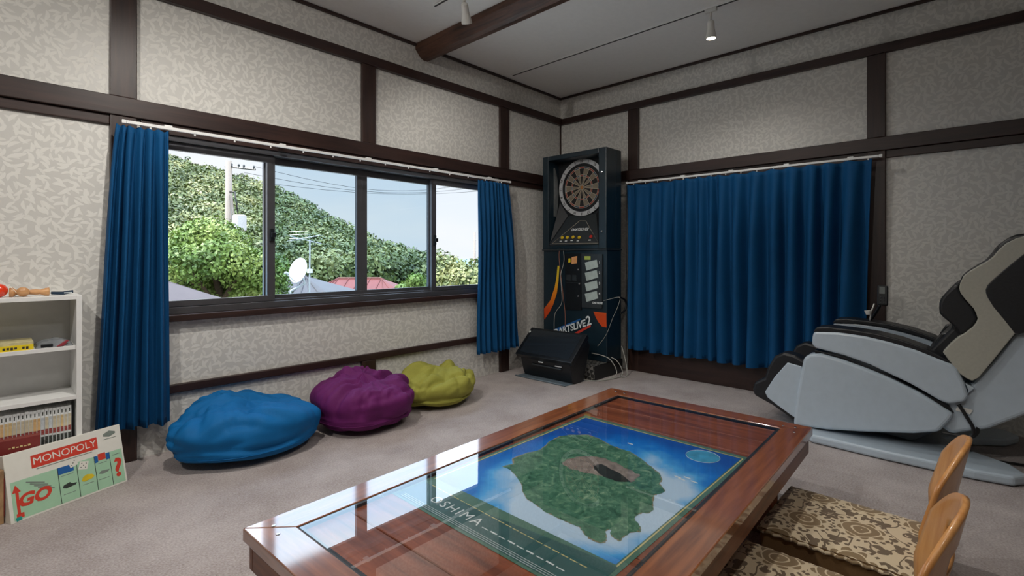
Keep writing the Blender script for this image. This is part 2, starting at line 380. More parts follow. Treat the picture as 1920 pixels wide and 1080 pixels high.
trim(MB().box(-2.362, -2.253, -D1, 0, 1.898, 2.466), M['trimz'], 'dark post above the middle of the long window')
trim(MB().box(-.941, -.828, -D1, 0, 1.898, 2.466), M['trimz'], 'dark post above the lintel near the room corner')
trim(MB().box(-.941, -.828, -D1, 0, 0, 1.80), M['trimz'], 'dark lower post behind the right window curtain')
trim(MB().box(-2.362, -2.253, -D1, 0, 0, .32), M['trimz'], 'short dark post behind the purple bean bag')
trim(MB().box(-3.678, -.941, -D1, 0, .32, .366), M['trimx'], 'thin dark low rail below the window')
trim(MB().box(-.012, 0, -.012, 0, 0, 2.466), M['trimz'], 'slim dark bead in the room corner', bevel=0)
# curtain wall
trim(MB().box(-.022, 0, YB, -.023, 2.738, CZ - .001), M['trimy'], 'thin dark ceiling strip along the curtain wall')
trim(MB().box(-D2, 0, YB, -.037, 2.466, 2.528), M['trimy'], 'dark upper rail along the curtain wall')
trim(MB().box(-D2, 0, YB, -.037, 1.80, 1.892), M['trimy'], 'broad dark lintel rail over the wide curtains')
trim(MB().box(-D3, 0, YB, -2.80, 1.748, 1.80), M['trimy'], 'narrow dark strip under the lintel above the massage chair')
trim(MB().box(-D1, 0, -.934, -.824, 1.892, 2.466), M['trimz'], 'dark post above the lintel right of the dart machine')
trim(MB().box(-D1, 0, -.934, -.824, 0, 1.80), M['trimz'], 'dark lower post right of the dart machine')
trim(MB().box(-D1, 0, -2.80, -2.695, 1.892, 2.466), M['trimz'], 'dark post above the lintel at the right end of the curtains')
trim(MB().box(-D1, 0, -2.80, -2.695, 0, 1.80), M['trimz'], 'dark lower post at the right end of the curtains')
struct('baseboard_right', MB().box(-.03, 0, -2.695, -.934, 0, .26), M['trimy'], 'dark wooden board below the wide curtains', bevel=.004)
struct('window_2', MB().box(-.012, 0, -2.695, -.934, .26, 1.80), M['trimz'], 'dark wooden shutter hidden behind the wide closed curtains')
# ceiling beam with chamfered edges
prof = [(-1.885, CZ), (-1.885, 2.715), (-1.868, 2.695), (-1.835, 2.660), (-1.805, 2.648), (-1.765, 2.650), (-1.728, 2.672), (-1.722, 2.70), (-1.722, CZ)]
trim(MB().prism([(x, -.004, min(z, CZ - .0005)) for x, z in prof], (0, YB + .004, 0)), M['beam'], 'old brown timber beam crossing the ceiling', bevel=.003)
# sill
trim(MB().box(-3.68, -.95, -.05, .10, .715, .752), M['trimx'], 'dark wooden window sill under the long window', .004)
trim(MB().box(-3.66, -1.0, -.02, .06, 1.742, 1.80), M['trimx'], 'dark wooden window head below the lintel', .003)

# ------------------------------------------------------------------ long sliding window
win = bpy.data.objects.new('window_1', None); COL.objects.link(win); win.location = (-2.33, 0, .75); win['kind'] = 'structure'; win['label'] = 'long four pane sliding window looking out on the green hill'
fr = MB(); fr.box(GX0, GX1, -.005, .13, .752, .790).box(GX0, GX1, -.005, .13, 1.712, 1.742).box(GX0, GX0 + .03, -.005, .13, .79, 1.712).box(GX1 - .03, GX1, -.005, .13, .79, 1.712)
fr.box(GX0, GX1, .03, .036, .79, .802).box(GX0, GX1, .075, .081, .79, .802)
fr.build('frame', M['alu'], win, bevel=.002)
def sash(x0, x1, y, sl, sr, latch=None, pm='pane'):
    z0, z1, zg0, zg1 = .792, 1.711, .826, 1.668
    m = MB().box(x0, x1, y - .014, y + .014, z0, zg0).box(x0, x1, y - .014, y + .014, zg1, z1).box(x0, x0 + sl, y - .014, y + .014, zg0, zg1).box(x1 - sr, x1, y - .014, y + .014, zg0, zg1)
    o = m.build('sash', M['alu'], win, bevel=.0015)
    MB().box(x0 + sl - .004, x1 - sr + .004, y - .0025, y + .0025, zg0 - .004, zg1 + .004).build('pane', M[pm], o)
    if latch is not None:
        MB().box(latch - .012, latch + .012, y - .03, y - .014, 1.17, 1.25).box(latch - .006, latch + .02, y - .042, y - .03, 1.195, 1.225).build('latch', M['black'], o, bevel=.003)
sash(-3.63, -2.955, .030, .05, .048, -2.98)
sash(-3.005, -2.312, .078, .05, .042, None, 'panet')
sash(-2.312, -1.655, .078, .042, .046, None, 'panet')
sash(-1.705, -1.03, .030, .046, .05, -1.68)

# ------------------------------------------------------------------ curtain rails and curtains
def rail(name, p0, p1, label, nrun):
    p0, p1 = Vector(p0), Vector(p1); t = thing(name, (p0 + p1) / 2, label, 'curtain rail'); d = (p1 - p0).normalized()
    n = Vector((d.y, -d.x, 0)); n = n if n.dot(CAM - p0) > 0 else -n
    a = MB(); h = Vector((0, 0, .008)); a.prism([p0 - n * .007 - h, p0 + n * .007 - h, p0 + n * .007 + h, p0 - n * .007 + h], p1 - p0)
    a.build('track', M['rail'], t, bevel=.002)
    for k in (0, 1):
        q = (p0, p1)[k]; MB().prism([q - n * .01 - h * 1.25, q + n * .01 - h * 1.25, q + n * .01 + h * 1.25, q - n * .01 + h * 1.25], d * (.02 if k else -.02)).build('end_cap', M['rail'], t, bevel=.003)
    for k in range(5):
        q = p0.lerp(p1, (k + .3) / 4.7)
        MB().prism([q - d * .018 + h, q + d * .018 + h, q + d * .018 + h * 2.2, q - d * .018 + h * 2.2], -n * .06).build('bracket', M['rail'], t, bevel=.002)
    for k in range(nrun):
        q = p0.lerp(p1, (k + .5) / nrun); MB().lathe([(.004, 0), (.005, .006), (.003, .012)], q - Vector((0, 0, .02)), n=8).build('runner', M['rail'], t)
    return t
rail('curtain_rail', (-3.735, -.10, 1.757), (-.905, -.10, 1.762), 'white curtain rail above the long window', 14)
rail('curtain_rail', (-.10, -.868, 1.762), (-.10, -2.772, 1.752), 'white curtain rail above the wide closed curtains', 16)

def curtain(label, axis, a_top, a_bot, fixed, z1, z0, npl, amp, seed, gather=0.0, group=None):
    """pleated cloth between a (along axis) hanging from z1 to z0; fixed is the distance from the wall"""
    rnd = random.Random(seed); ph = [rnd.uniform(-.9, .9) for _ in range(npl + 2)]; aw = [rnd.uniform(.55, 1.35) for _ in range(npl + 2)]
    hw = [rnd.uniform(-.012, .012) for _ in range(npl + 2)]
    nu, nv = npl * 12, 40
    inward = -1.0
    mid = ((a_top[0] + a_top[1]) / 2, fixed) if axis == 'x' else (fixed, (a_top[0] + a_top[1]) / 2)
    t = thing('curtain', (mid[0], mid[1], z0), label, 'curtain', group)
    wq = [rnd.uniform(.6, 1.5) for _ in range(npl)]; cw = [sum(wq[:i]) / sum(wq) for i in range(npl + 1)]
    def fn(u, v):
        i = min(int(u * npl), npl - 1); u = cw[i] + (cw[i + 1] - cw[i]) * (u * npl - i) if u < 1 else 1.0
        ii = max([q for q in range(npl) if cw[q] <= u + 1e-9]); k = ii + (u - cw[ii]) / (cw[ii + 1] - cw[ii]); k = min(k, npl); i = int(min(k, npl - 1e-6)); w = aw[i] * (1 - (k - i)) + aw[i + 1] * (k - i); p = ph[i] * (1 - (k - i)) + ph[i + 1] * (k - i)
        g = v ** 0.75
        a0 = a_top[0] + (a_top[1] - a_top[0]) * u; a1 = a_bot[0] + (a_bot[1] - a_bot[0]) * u
        a = a0 * (1 - g) + a1 * g + math.sin(2 * math.pi * k + 1.2) * amp * .22 * v
        th = 2 * math.pi * k + p * 1.6 * v
        s_ = math.sin(th); s_ = math.copysign(abs(s_) ** .8, s_)
        pinch = math.exp(-((k - i - .5) ** 2) / .012) * math.exp(-v * 14)
        d = s_ * amp * w * (.30 + .70 * min(1, v * 3)) + pinch * .012
        d += .008 * math.sin(7 * v + 3 * u * npl * .3 + seed)
        z = z1 + (z0 - z1) * v + (hw[i] * v if v > .9 else 0) * .5
        if v < .02: z += .006 * math.cos(2 * math.pi * k)
        return (a, fixed + inward * (d), z) if axis == 'x' else (fixed + inward * d, a, z)
    m = MB().grid(fn, nu, nv); cl = m.build('cloth', M['curtain'], t, smooth=True, solid=.004)
    # stitched hem band at the foot and gathered heading tape
    hm = MB().grid(lambda u, v: tuple(Vector(fn(u, .93 + .07 * v)) + (Vector((0, -.0035, -.002)) if axis == 'x' else Vector((-.0035, 0, -.002)))), nu, 3)
    hm.build('hem', M['curtain'], t, smooth=True)
    return t
GC = 'blue curtains'
curtain('narrow blue curtain gathered at the left end of the long window', 'x', (-3.775, -3.556), (-3.862, -3.548), -.095, 1.736, .19, 6, .034, 3, group=GC)
curtain('blue curtain bunched at the right end of the long window beside the dart machine', 'x', (-1.285, -.902), (-1.303, -.792), -.095, 1.736, .232, 8, .034, 11, group=GC)
curtain('closed blue curtain nearer the dart machine on the dark rail wall', 'y', (-.872, -1.700), (-.880, -1.703), -.115, 1.736, .222, 8, .050, 21, group=GC)
curtain('closed blue curtain behind the massage chair', 'y', (-1.704, -2.735), (-1.708, -2.70), -.115, 1.734, .215, 8, .058, 29, group=GC)

# ------------------------------------------------------------------ lighting tracks and spot lamps
M['lampwhite'] = plain('white_lamp_metal', (214, 212, 206), 0.4, var=.03)
M['lampglow'] = emit('lamp_glow', (255, 244, 224), 14)
def track(x, y0, y1, label):
    t = thing('lighting_track', (x, (y0 + y1) / 2, CZ), label, 'lighting track', 'ceiling lighting tracks')
    MB().box(x - .016, x + .016, y0, y1, CZ - .010, CZ - .0005).build('rail', M['ceil'], t)
    MB().box(x - .006, x + .006, y0, y1, CZ - .0125, CZ - .010).build('slot', M['black'], t)
    return t
track(-.865, YB + .3, -.11, 'slim white track with a dark slot on the ceiling right of the beam')
track(-2.16, YB + .3, -.60, 'slim white track on the ceiling left of the beam')
track(-3.65, YB + .3, -.60, 'slim white track on the ceiling above the table end')
track(-5.20, YB + .3, -.60, 'slim white track on the ceiling at the far left end')
def spot(x, y, aim, power, label, size=math.radians(95), blend=.9, col=(1, .955, .89)):
    """track lamp: adapter, stem, tapered head with a glowing face, and the light it throws"""
    t = thing('track_spotlight', (x, y, CZ - .012), label, 'spotlight', 'track spotlights')
    MB().box(x - .014, x + .014, y - .04, y + .04, CZ - .035, CZ - .012).build('adapter', M['lampwhite'], t, bevel=.004)
    MB().tube([(x, y, CZ - .035), (x, y, CZ - .085)], .009).build('stem', M['lampwhite'], t)
    d = (Vector(aim) - Vector((x, y, CZ - .1))).normalized(); c = Vector((x, y, CZ - .10))
    h = MB().lathe([(.012, -.012), (.022, 0), (.024, .05), (.034, .10), (.034, .112), (.030, .112), (.029, .106)], c, d, 20); h.build('head', M['lampwhite'], t, smooth=False)
    MB().lathe([(.0005, .108), (.028, .108)], c, d, 20).build('lamp_face', M['lampglow'], t)
    ld = bpy.data.lights.new('spot_beam', 'SPOT'); ld.energy = power; ld.spot_size = size; ld.spot_blend = blend; ld.color = col; ld.shadow_soft_size = .03
    lo = bpy.data.objects.new('spot_beam', ld); COL.objects.link(lo); lo.location = c + d * .125 - t.location; lo.parent = t
    lo.rotation_euler = (-d).to_track_quat('Z', 'Y').to_euler()
spot(-.865, -1.94, (-.80, -1.95, 0), 22, 'lit white track spotlight hanging right of the beam', math.radians(150))
spot(-2.16, -.90, (-1.3, -.3, 1.2), 20, 'white track spotlight tilted beside the ceiling beam', math.radians(130))
spot(-2.16, -2.45, (-2.6, -2.3, 0), 45, 'unseen white track spotlight added to brighten the low table', math.radians(130))  # out of view, added to brighten the table and its map
spot(-3.65, -1.3, (-3.0, -.6, 0), 80, 'white track spotlight above the table end', math.radians(150))
spot(-3.65, -3.4, (-2.6, -2.6, 0), 35, 'white track spotlight behind the viewer', math.radians(140))
spot(-5.20, -2.0, (-3.4, -.4, .5), 85, 'white track spotlight at the far left end of the room', math.radians(150))

# ================================================================== LOW TABLE (glass over planks)
TH = .345; TX0, TX1, TY0, TY1 = -3.757, -1.838, -2.775, -1.800
TRZ = math.radians(1.6); TC = Vector(((TX0 + TX1) / 2, (TY0 + TY1) / 2, 0))
table = thing('low_table', TC, 'large low red brown wooden table with a glass top', 'table', rz=TRZ)
L2, W2, FWD = (TX1 - TX0) / 2, (TY1 - TY0) / 2, .100
def tl(x, y, z): return Vector((x, y, z))
def mitre(side, o, inn, z0, z1):
    a, b = L2, W2; c, d = L2 - o, W2 - o
    P = {'far': [(a, -b), (a, b), (c, d), (c, -d)], 'near': [(-a, -b), (-a, b), (-c, d), (-c, -d)], 'win': [(-a, b), (a, b), (c, d), (-c, d)], 'room': [(-a, -b), (a, -b), (c, -d), (-c, -d)]}[side]
    return MB().prism([(x, y, z0) for x, y in P], (0, 0, z1 - z0))
for sd_, mt in (('far', 'twoody'), ('near', 'twoody'), ('win', 'twood'), ('room', 'twood')):
    mitre(sd_, FWD, 0, TH - .034, TH).build('frame_rail', M[mt], table, bevel=.003, world=False)
for (x0, x1, y0, y1, mt) in ((-L2 + .012, L2 - .012, W2 - .034, W2 - .012, 'twood'), (-L2 + .012, L2 - .012, -W2 + .012, -W2 + .034, 'twood'),
                            (-L2 + .012, -L2 + .034, -W2 + .034, W2 - .034, 'twoody'), (L2 - .034, L2 - .012, -W2 + .034, W2 - .034, 'twoody')):
    MB().box(x0, x1, y0, y1, .236, TH - .034).build('apron', M['tapron' if mt == 'twood' else 'taprony'], table, bevel=.003, world=False)
for sx in (-1, 1):
    for sy in (-1, 1):
        MB().box(sx * (L2 - .36), sx * (L2 - .27), sy * (W2 - .16), sy * (W2 - .07), 0, TH - .036).build('leg', M['twood'], table, bevel=.004, world=False)
px = -L2 + FWD - .02; wd = .172; k = 0
while px < L2 - FWD:
    q = min(px + wd, L2 - FWD + .02)
    MB().box(px + .0015, q - .0015, -W2 + .05, W2 - .05, TH - .030, TH - .0125).build('plank', M['tplank'], table, bevel=.002, seg=1, world=False); px = q
iw = .012
g = MB(); a, b = L2 - FWD, W2 - FWD
g.box(-a, a, b - iw, b, TH - .012, TH - .003).box(-a, a, -b, -b + iw, TH - .012, TH - .003).box(-a, -a + iw, -b + iw, b - iw, TH - .012, TH - .003).box(a - iw, a, -b + iw, b - iw, TH - .012, TH - .003)
g.build('glass_gasket', M['tdark'], table, world=False)
MB().box(-a + iw * .4, a - iw * .4, -b + iw * .4, b - iw * .4, TH - .0085, TH - .0025).build('glass_top', M['tglass'], table, world=False)
scr = MB()
for (x, y) in ((L2 - .05, W2 - .06), (L2 - .05, W2 - .11), (L2 - .05, -W2 + .055), (L2 - .06, -W2 + .10), (L2 - .12, -W2 + .045), (-L2 + .05, W2 - .10), (-L2 + .06, W2 - .05)):
    MB().lathe([(.0005, 0), (.006, 0), (.005, .0012), (.0005, .0015)], (x, y, TH), n=10).build('screw_head', M['chrome'], table, world=False)

# ------------------------------------------------------------------ island map under the glass
MZ = TH - .0118
poster = thing('island_map_poster', (-2.85, -2.295, MZ), 'blue sea and green island map poster lying under the table glass', 'poster')
M['pgreen'] = plain('printed_green_border', (84, 124, 108), .4, var=.06); M['pgold'] = plain('printed_gold_line', (214, 200, 140), .4)
M['pland'] = landmat(); M['pcloud'] = plain('printed_shallows', (150, 192, 222), .4, var=.1, scale=14)
M['pash'] = plain('printed_ash_crater', (140, 130, 124), .4, var=.4, scale=30); M['pdark'] = plain('printed_dark_lava', (40, 46, 46), .4, var=.4, scale=40)
M['psand'] = plain('printed_shore', (150, 142, 118), .4, var=.25, scale=60)
M['pteal'] = plain('printed_teal_banner', (56, 98, 98), .4, var=.08); M['pwhite'] = plain('printed_white', (226, 232, 232), .4, var=.04)
def mp(px, py): return on_z(px, py, MZ)
def fromz(l): return [(860 + x / 3.375, 760 + y / 3.375) for x, y in l]
PX0, PX1, PY0, PY1 = -3.372, -2.322, -2.652, -1.928
MB().box(PX0, PX1, PY0, PY1, MZ, MZ + .0006).build('sheet', M['pgreen'], poster)
SEA_ = MB().box(PX0 + .16, PX1 - .030, PY0 + .022, PY1 - .022, MZ + .0006, MZ + .0009)
gl = MB(); gx0, gx1, gy0, gy1 = PX0 + .155, PX1 - .026, PY0 + .018, PY1 - .018
gl.box(gx0, gx1, gy1, gy1 + .004, MZ + .0006, MZ + .001).box(gx0, gx1, gy0 - .004, gy0, MZ + .0006, MZ + .001).box(gx1, gx1 + .004, gy0, gy1, MZ + .0006, MZ + .001)
gl.build('gold_border_line', M['pgold'], poster)
isl = fromz([(280, 390), (350, 375), (345, 340), (420, 310), (520, 285), (580, 230), (640, 200), (720, 190), (820, 190), (890, 215), (950, 250), (1010, 275), (1080, 295), (1150, 340), (1215, 390), (1265, 430), (1285, 470), (1270, 500), (1305, 540), (1280, 560), (1235, 570), (1225, 610), (1230, 660), (1200, 685), (1160, 680), (1115, 705), (1110, 730), (1150, 770), (1150, 800), (1090, 805), (1050, 825), (1020, 860), (985, 845), (960, 820), (970, 795), (950, 785), (925, 800), (935, 840), (930, 865), (890, 870), (830, 845), (795, 815), (765, 770), (700, 745), (630, 715), (540, 670), (490, 630), (440, 600), (405, 540), (400, 500), (360, 440), (330, 410)])
def fine(pts, amp, seed, n=4, closed=True):
    r = random.Random(seed); out = []; m = len(pts)
    for i in range(m):
        a, b = Vector(pts[i]), Vector(pts[(i + 1) % m])
        for k in range(n):
            f = k / n; q = a.lerp(b, f); out.append(q + Vector([r.uniform(-amp, amp) for _ in range(3)]) * (1 if k else .3))
    return out
I3 = [mp(x, y) for x, y in isl]; cI = sum(I3, Vector()) / len(I3)
def clampp(p): return Vector((min(max(p.x, PX0 + .162), PX1 - .032), min(max(p.y, PY0 + .024), PY1 - .024), p.z))
def layer(pts, dz, name, mat, seed, amp=.004):
    q = fine(pts, amp, seed); q = [clampp(Vector((p.x, p.y, MZ + dz))) for p in q]; d = .00012
    return MB().prism(q, (0, 0, d)).build(name, mat, poster)
SEA_.build('sea_print', seamat((cI.x - poster.location.x, cI.y - poster.location.y)), poster)
layer([cI + (p - cI) * 1.012 for p in I3], .0013, 'shore_print', M['psand'], 3, .003)
layer(I3, .0016, 'island_print', M['pland'], 4, .004)
cal = [mp(*p) for p in fromz([(655, 370), (700, 340), (790, 325), (900, 335), (1000, 365), (1080, 410), (1150, 450), (1090, 490), (1000, 470), (900, 450), (800, 430), (700, 405)])]
layer(cal, .0019, 'crater_print', M['pash'], 5, .006)
lav = [mp(*p) for p in fromz([(850, 385), (900, 375), (960, 405), (1030, 440), (1085, 485), (1010, 485), (930, 460), (890, 440), (860, 410)])]
layer(lav, .0022, 'lava_print', M['pdark'], 6, .004)
gc = mp(*fromz([(1545, 325)])[0]); gv = []
gb = MB()
for (rr, dz) in ((.058, .0014),): gb.lathe([(.0005, 0), (rr, 0), (rr, .0002), (.0005, .0002)], (gc.x, gc.y, MZ + dz), n=40)
gb.build('globe_inset', plain('printed_globe', (70, 160, 200), .4, var=.35, scale=16), poster)
MB().tube([(gc.x + .059 * math.cos(t_ / 40 * 6.283), gc.y + .059 * math.sin(t_ / 40 * 6.283), MZ + .0016) for t_ in range(40)], .0008, 4, True).build('globe_ring', M['pwhite'], poster)
for q in fromz([(1085, 245), (1385, 455), (1410, 470), (1445, 460), (1490, 487)]):
    c = mp(*q); MB().prism([(c.x - .004, c.y - .014, MZ + .0012), (c.x + .003, c.y - .010, MZ + .0012), (c.x + .004, c.y + .014, MZ + .0012), (c.x - .003, c.y + .008, MZ + .0012)], (0, 0, .0002)).build('cloud_print', M['pwhite'], poster)
# banner with wavy upper edge, lettering
bw = [(PX0 + .010, PY1 - .012), (PX0 + .010, PY0 + .012)] + [(PX0 + .155 - .035 * math.sin(t_ * 3.0) * (t_) - .03 * t_, PY0 + .012 + (PY1 - PY0 - .024) * t_) for t_ in [i / 24 for i in range(25)]]
MB().prism([(x, y, MZ + .0008) for x, y in bw], (0, 0, .0003)).build('banner_print', M['pteal'], poster)
U_, V_ = Vector((0, -1, 0)), Vector((1, 0, 0))
place_text(MB(), 'OSHIMA', (PX0 + .066, PY1 - .225, MZ + .0013), U_, V_, .050, bold=.0, spacing=1.25).build('title_lettering', M['pwhite'], poster)
for k in range(3):
    MB().box(PX0 + .028 - k * .007, PX0 + .0292 - k * .007, PY0 + .03, PY1 - .03, MZ + .0012, MZ + .0014).build('banner_line', M['pwhite'], poster)
for k in range(22):
    y = PY1 - .06 - k * .028
    MB().box(PX0 + .118 - .0008 * k, PX0 + .121 - .0008 * k, y - .011, y + .011, MZ + .0012, MZ + .0014).build('caption_mark', M['pgold'], poster)
for k in range(9):
    y = PY1 - .36 - k * .032
    MB().box(PX0 + .055, PX0 + .058 + .002 * (k % 2), y - .012, y + .012, MZ + .0012, MZ + .0014).build('caption_mark', M['pwhite'], poster)

# ================================================================== BEAN BAGS
def beanbag(label, c, a, b, h, rot, mat, seed, peak=(0, 0, .0), tail=None, knot=None, dirf=.6):
    """squashed sack: flat foot, sagging dome with cloth folds; peak = (dx, dy, extra height), tail = (angle, reach), knot = (dx, dy, height)"""
    t = thing('bean_bag', (c[0], c[1], 0), label, 'bean bag', 'bean bags under the window', rz=rot)
    n, m = 132, 60; vs = []; fs = []
    r0 = random.Random(seed); ph = [r0.uniform(0, 6.28) for _ in range(8)]; sd = r0.uniform(0, 40)
    for j in range(m + 1):
        f = j / m; psi = -math.pi / 2 + math.pi * f
        rr = (math.cos(psi) ** (.62 if psi > 0 else .34)) if 0 < j < m else 0
        zz = math.sin(psi)
        zz = math.copysign(abs(zz) ** .85, zz)
        for i in range(n):
            th = 2 * math.pi * i / n
            ex = 1 + .035 * math.sin(2 * th + ph[0]) + .03 * math.sin(3 * th + ph[1]) + .015 * math.sin(5 * th + ph[2])
            if tail:
                dth = math.atan2(math.sin(th - tail[0]), math.cos(th - tail[0])); ex += tail[1] * math.exp(-(dth / .32) ** 2) * math.exp(-((psi + .1) / .8) ** 2)
            x = a * rr * ex * math.cos(th); y = b * rr * ex * math.sin(th)
            zc = .40 * h
            z = zc + (zz * .60 * h if zz > 0 else zz * .40 * h)
            up = max(0, zz)
            z += peak[2] * math.exp(-(((x - peak[0]) / (a * .42)) ** 2 + ((y - peak[1]) / (b * .42)) ** 2)) * up
            # folds: stretched ridged noise radiating from the knot plus long swags round the belly
            kx, ky = (knot[0], knot[1]) if knot else (peak[0], peak[1])
            ang = math.atan2(y - ky, x - kx); rad = math.hypot((x - kx) / a, (y - ky) / b)
            q1 = noise.noise(Vector((math.cos(ang) * 2.0 + sd, math.sin(ang) * 2.0, rad * .9)))
            q2 = noise.noise(Vector((math.cos(ang) * 4.2, math.sin(ang) * 4.2 + sd, rad * 1.2)))
            q3 = noise.noise(Vector((x / a * .9 + sd, y / b * .9, z / h * 3.2)))
            fold = min(1, abs(q1) * 3.0) * .7 + min(1, abs(q2) * 3.0) * .3
            amp = .036 * min(1, rad * 2.0) * max(0, min(1, (zz - .05) * 1.8))
            sw = min(1, abs(q3) * 3.2) * .016 * (1 if zz > -.8 else 0)
            ca_, sa_ = math.cos(dirf), math.sin(dirf); p1_, p2_ = (x * ca_ + y * sa_) / a, (-x * sa_ + y * ca_) / b
            q4 = noise.noise(Vector((p1_ * .7 + sd, p2_ * 3.0 + .8 * q1, sd))); q5 = noise.noise(Vector((p1_ * .9 + sd, p2_ * 6.0 + q1, 7 + sd)))
            sw += (min(1, abs(q4) * 3.4) * .026 + min(1, abs(q5) * 3.4) * .010) * max(0, min(1, zz * 1.6 + .25)) - .012
            nd = Vector((math.cos(th) * math.cos(psi) / a, math.sin(th) * math.cos(psi) / b, zz / h)).normalized()
            p = Vector((x, y, z)) + nd * (fold * amp + sw - .018)
            if knot: p.z += knot[2] * math.exp(-(rad / .16) ** 2) * up - .02 * math.exp(-((rad - .34) / .12) ** 2) * up
            p.z = max(p.z, .0)
            if zz < -.6: p.z = max(0, p.z)
            vs.append(p)
    for j in range(m):
        for i in range(n): fs.append((j * n + i, j * n + (i + 1) % n, (j + 1) * n + (i + 1) % n, (j + 1) * n + i))
    o = MB().add(vs, fs).build('cover', mat, t, smooth=True, world=False)
    # zip seam round the belly
    zs = m * 4 // 10
    pts = [vs[zs * n + i] * 1.0 + Vector((math.cos(2 * math.pi * i / n), math.sin(2 * math.pi * i / n), 0)) * .002 for i in range(0, n, 3)]
    MB().tube(pts, .0018, 5, True).build('seam', mat, t, smooth=True, world=False)
    return t
M['bblue'] = fabric('bright_blue_bag_cloth', (6, 98, 158), .7, .0); M['bpurp'] = fabric('purple_bag_cloth', (98, 28, 90), .7, .0); M['boliv'] = fabric('olive_bag_cloth', (150, 148, 66), .75, .0)
beanbag('slumped bright blue bean bag nearest the left curtain', (-3.235, -.325), .365, .285, .250, .05, M['bblue'], 5, peak=(-.12, .12, .085), tail=(-.25, .10), dirf=-.35)
beanbag('round purple bean bag in the middle of the row under the window', (-2.560, -.375), .305, .315, .275, 0, M['bpurp'], 9, peak=(-.03, .08, .06), knot=(.0, -.08, -.02), dirf=.3)
beanbag('olive green bean bag at the right of the row', (-1.935, -.325), .290, .285, .215, .1, M['boliv'], 14, peak=(-.12, .12, .065), knot=(.16, .02, .06), dirf=-.2)

# ================================================================== BOOKCASE AND WHAT IS ON IT
BX0, BX1, BYF = -4.545, -3.923, -.245
bk = thing('bookcase', ((BX0 + BX1) / 2, BYF / 2, 0), 'low white open bookcase against the wallpapered wall', 'bookcase')
for x in (BX0, BX1 - .020): MB().box(x, x + .020, BYF, -.004, 0, .894).build('side_panel', M['white'], bk, bevel=.001)
for z, d in ((.876, 0), (.646, .012), (.420, .0), (.150, .0), (.03, .0)):
    MB().box(BX0 + .020, BX1 - .020, BYF + d, -.008, z, z + .018).build('shelf', M['white'], bk, bevel=.001)
MB().box(BX0 + .020, BX1 - .020, -.008, -.004, .03, .88).build('back_panel', M['white'], bk)
MB().box(BX0 + .020, BX1 - .020, BYF + .02, BYF + .032, 0, .03).build('plinth', M['white'], bk)
# comic volumes: spine with printed bands
spc = [(204, 178, 128), (214, 190, 140), (196, 186, 160), (206, 170, 120), (190, 196, 200)]
M['cpaper'] = plain('page_paper', (226, 220, 204), .8); M['cspine'] = plain('pale_spine', (226, 230, 230), .5)
M['cbands'] = [plain('spine_band', c, .5, var=.2, scale=60) for c in spc]; M['cpic'] = plain('spine_picture', (66, 70, 66), .5, var=.9, scale=160)
M['cred'] = plain('spine_red_print', (150, 70, 66), .5, var=.5, scale=200)
x = BX0 + .024; rb = random.Random(4); nb = 0
ordn = ['first', 'second', 'third', 'fourth', 'fifth', 'sixth', 'seventh', 'eighth', 'ninth', 'tenth', 'eleventh', 'twelfth', 'thirteenth', 'fourteenth', 'fifteenth', 'sixteenth', 'seventeenth', 'eighteenth', 'nineteenth', 'twentieth']
vols = []
while x < BX1 - .036:
    vols.append(x); x += .0128
vols = [v for v in vols if v > -4.20]
for i, x in enumerate(vols):
    th = .0124; h = .224 + rb.uniform(-.002, .002); y0 = BYF + .020 + rb.uniform(0, .004); z0 = .168; j = len(vols) - 1 - i
    lab = 'slim comic volume on the low shelf, %s' % (('%s from the bookcase right side' % ordn[j]) if j < 20 else 'far left of the row')
    b_ = thing('comic_book', (x + th / 2, y0 + .06, z0), lab, 'book', 'comic volumes on the low shelf')
    MB().box(x, x + th, y0, y0 + .128, z0, z0 + h).build('cover', M['cspine'], b_, bevel=.0008, seg=1)
    for (a_, c_, mt) in ((.60, .84, M['cbands'][rb.randrange(5)]), (.50, .60, M['cred']), (.24, .46, M['cpic'])):
        MB().box(x + .0012, x + th - .0012, y0 - .0006, y0, z0 + h * a_, z0 + h * c_).build('spine_band', mt, b_)
    MB().box(x + .004, x + .008, y0 - .0006, y0, z0 + h * .88, z0 + h * .95).build('volume_mark', M['cpic'], b_)
# shelf board game, bag, kendama
M['yel'] = plain('yellow_card', (226, 200, 30), .5, var=.05); M['yelpic'] = plain('faded_picture_card', (196, 186, 140), .5, var=.25, scale=30); M['ink'] = plain('printed_dark', (50, 44, 40), .6)
yb_ = thing('yellow_game_box', (-4.19, -.155, .664), 'flat yellow game box on the middle bookcase shelf', 'game box')
MB().box(-4.30, -4.084, -.225, -.075, .664, .700).build('lid', M['yelpic'], yb_, bevel=.001)
MB().box(-4.30, -4.084, -.2262, -.225, .664, .688).build('side_label', M['yel'], yb_)
for k in range(7):
    if k != 4: MB().box(-4.180 + k * .012, -4.172 + k * .012, -.2268, -.2262, .669 + .002 * (k % 2), .680).build('lettering', M['ink'], yb_)
M['plasticbag'] = plain('cloudy_clear_plastic', (120, 124, 128), .2, var=.3, scale=20)
pb = thing('plastic_pouch', (-4.01, -.15, .664), 'cloudy plastic pouch of small red and dark pieces on the shelf', 'pouch')
def pouch(u, v):
    x = -4.078 + .128 * u; y = -.222 + .15 * v; q = math.sin(math.pi * u) ** .4 * math.sin(math.pi * v) ** .5
    return (x, y, .665 + q * (.030 + .010 * noise.noise(Vector((x * 40, y * 40, 3)))))
MB().grid(pouch, 26, 22).build('bag_film', M['plasticbag'], pb, smooth=True)
MB().prism([(-4.01, -.2245, .666), (-3.985, -.2245, .666), (-3.965, -.2245, .690), (-3.975, -.2245, .692)], (0, .012, 0)).build('red_piece', plain('dull_red_plastic', (140, 48, 58), .4), pb, bevel=.002)
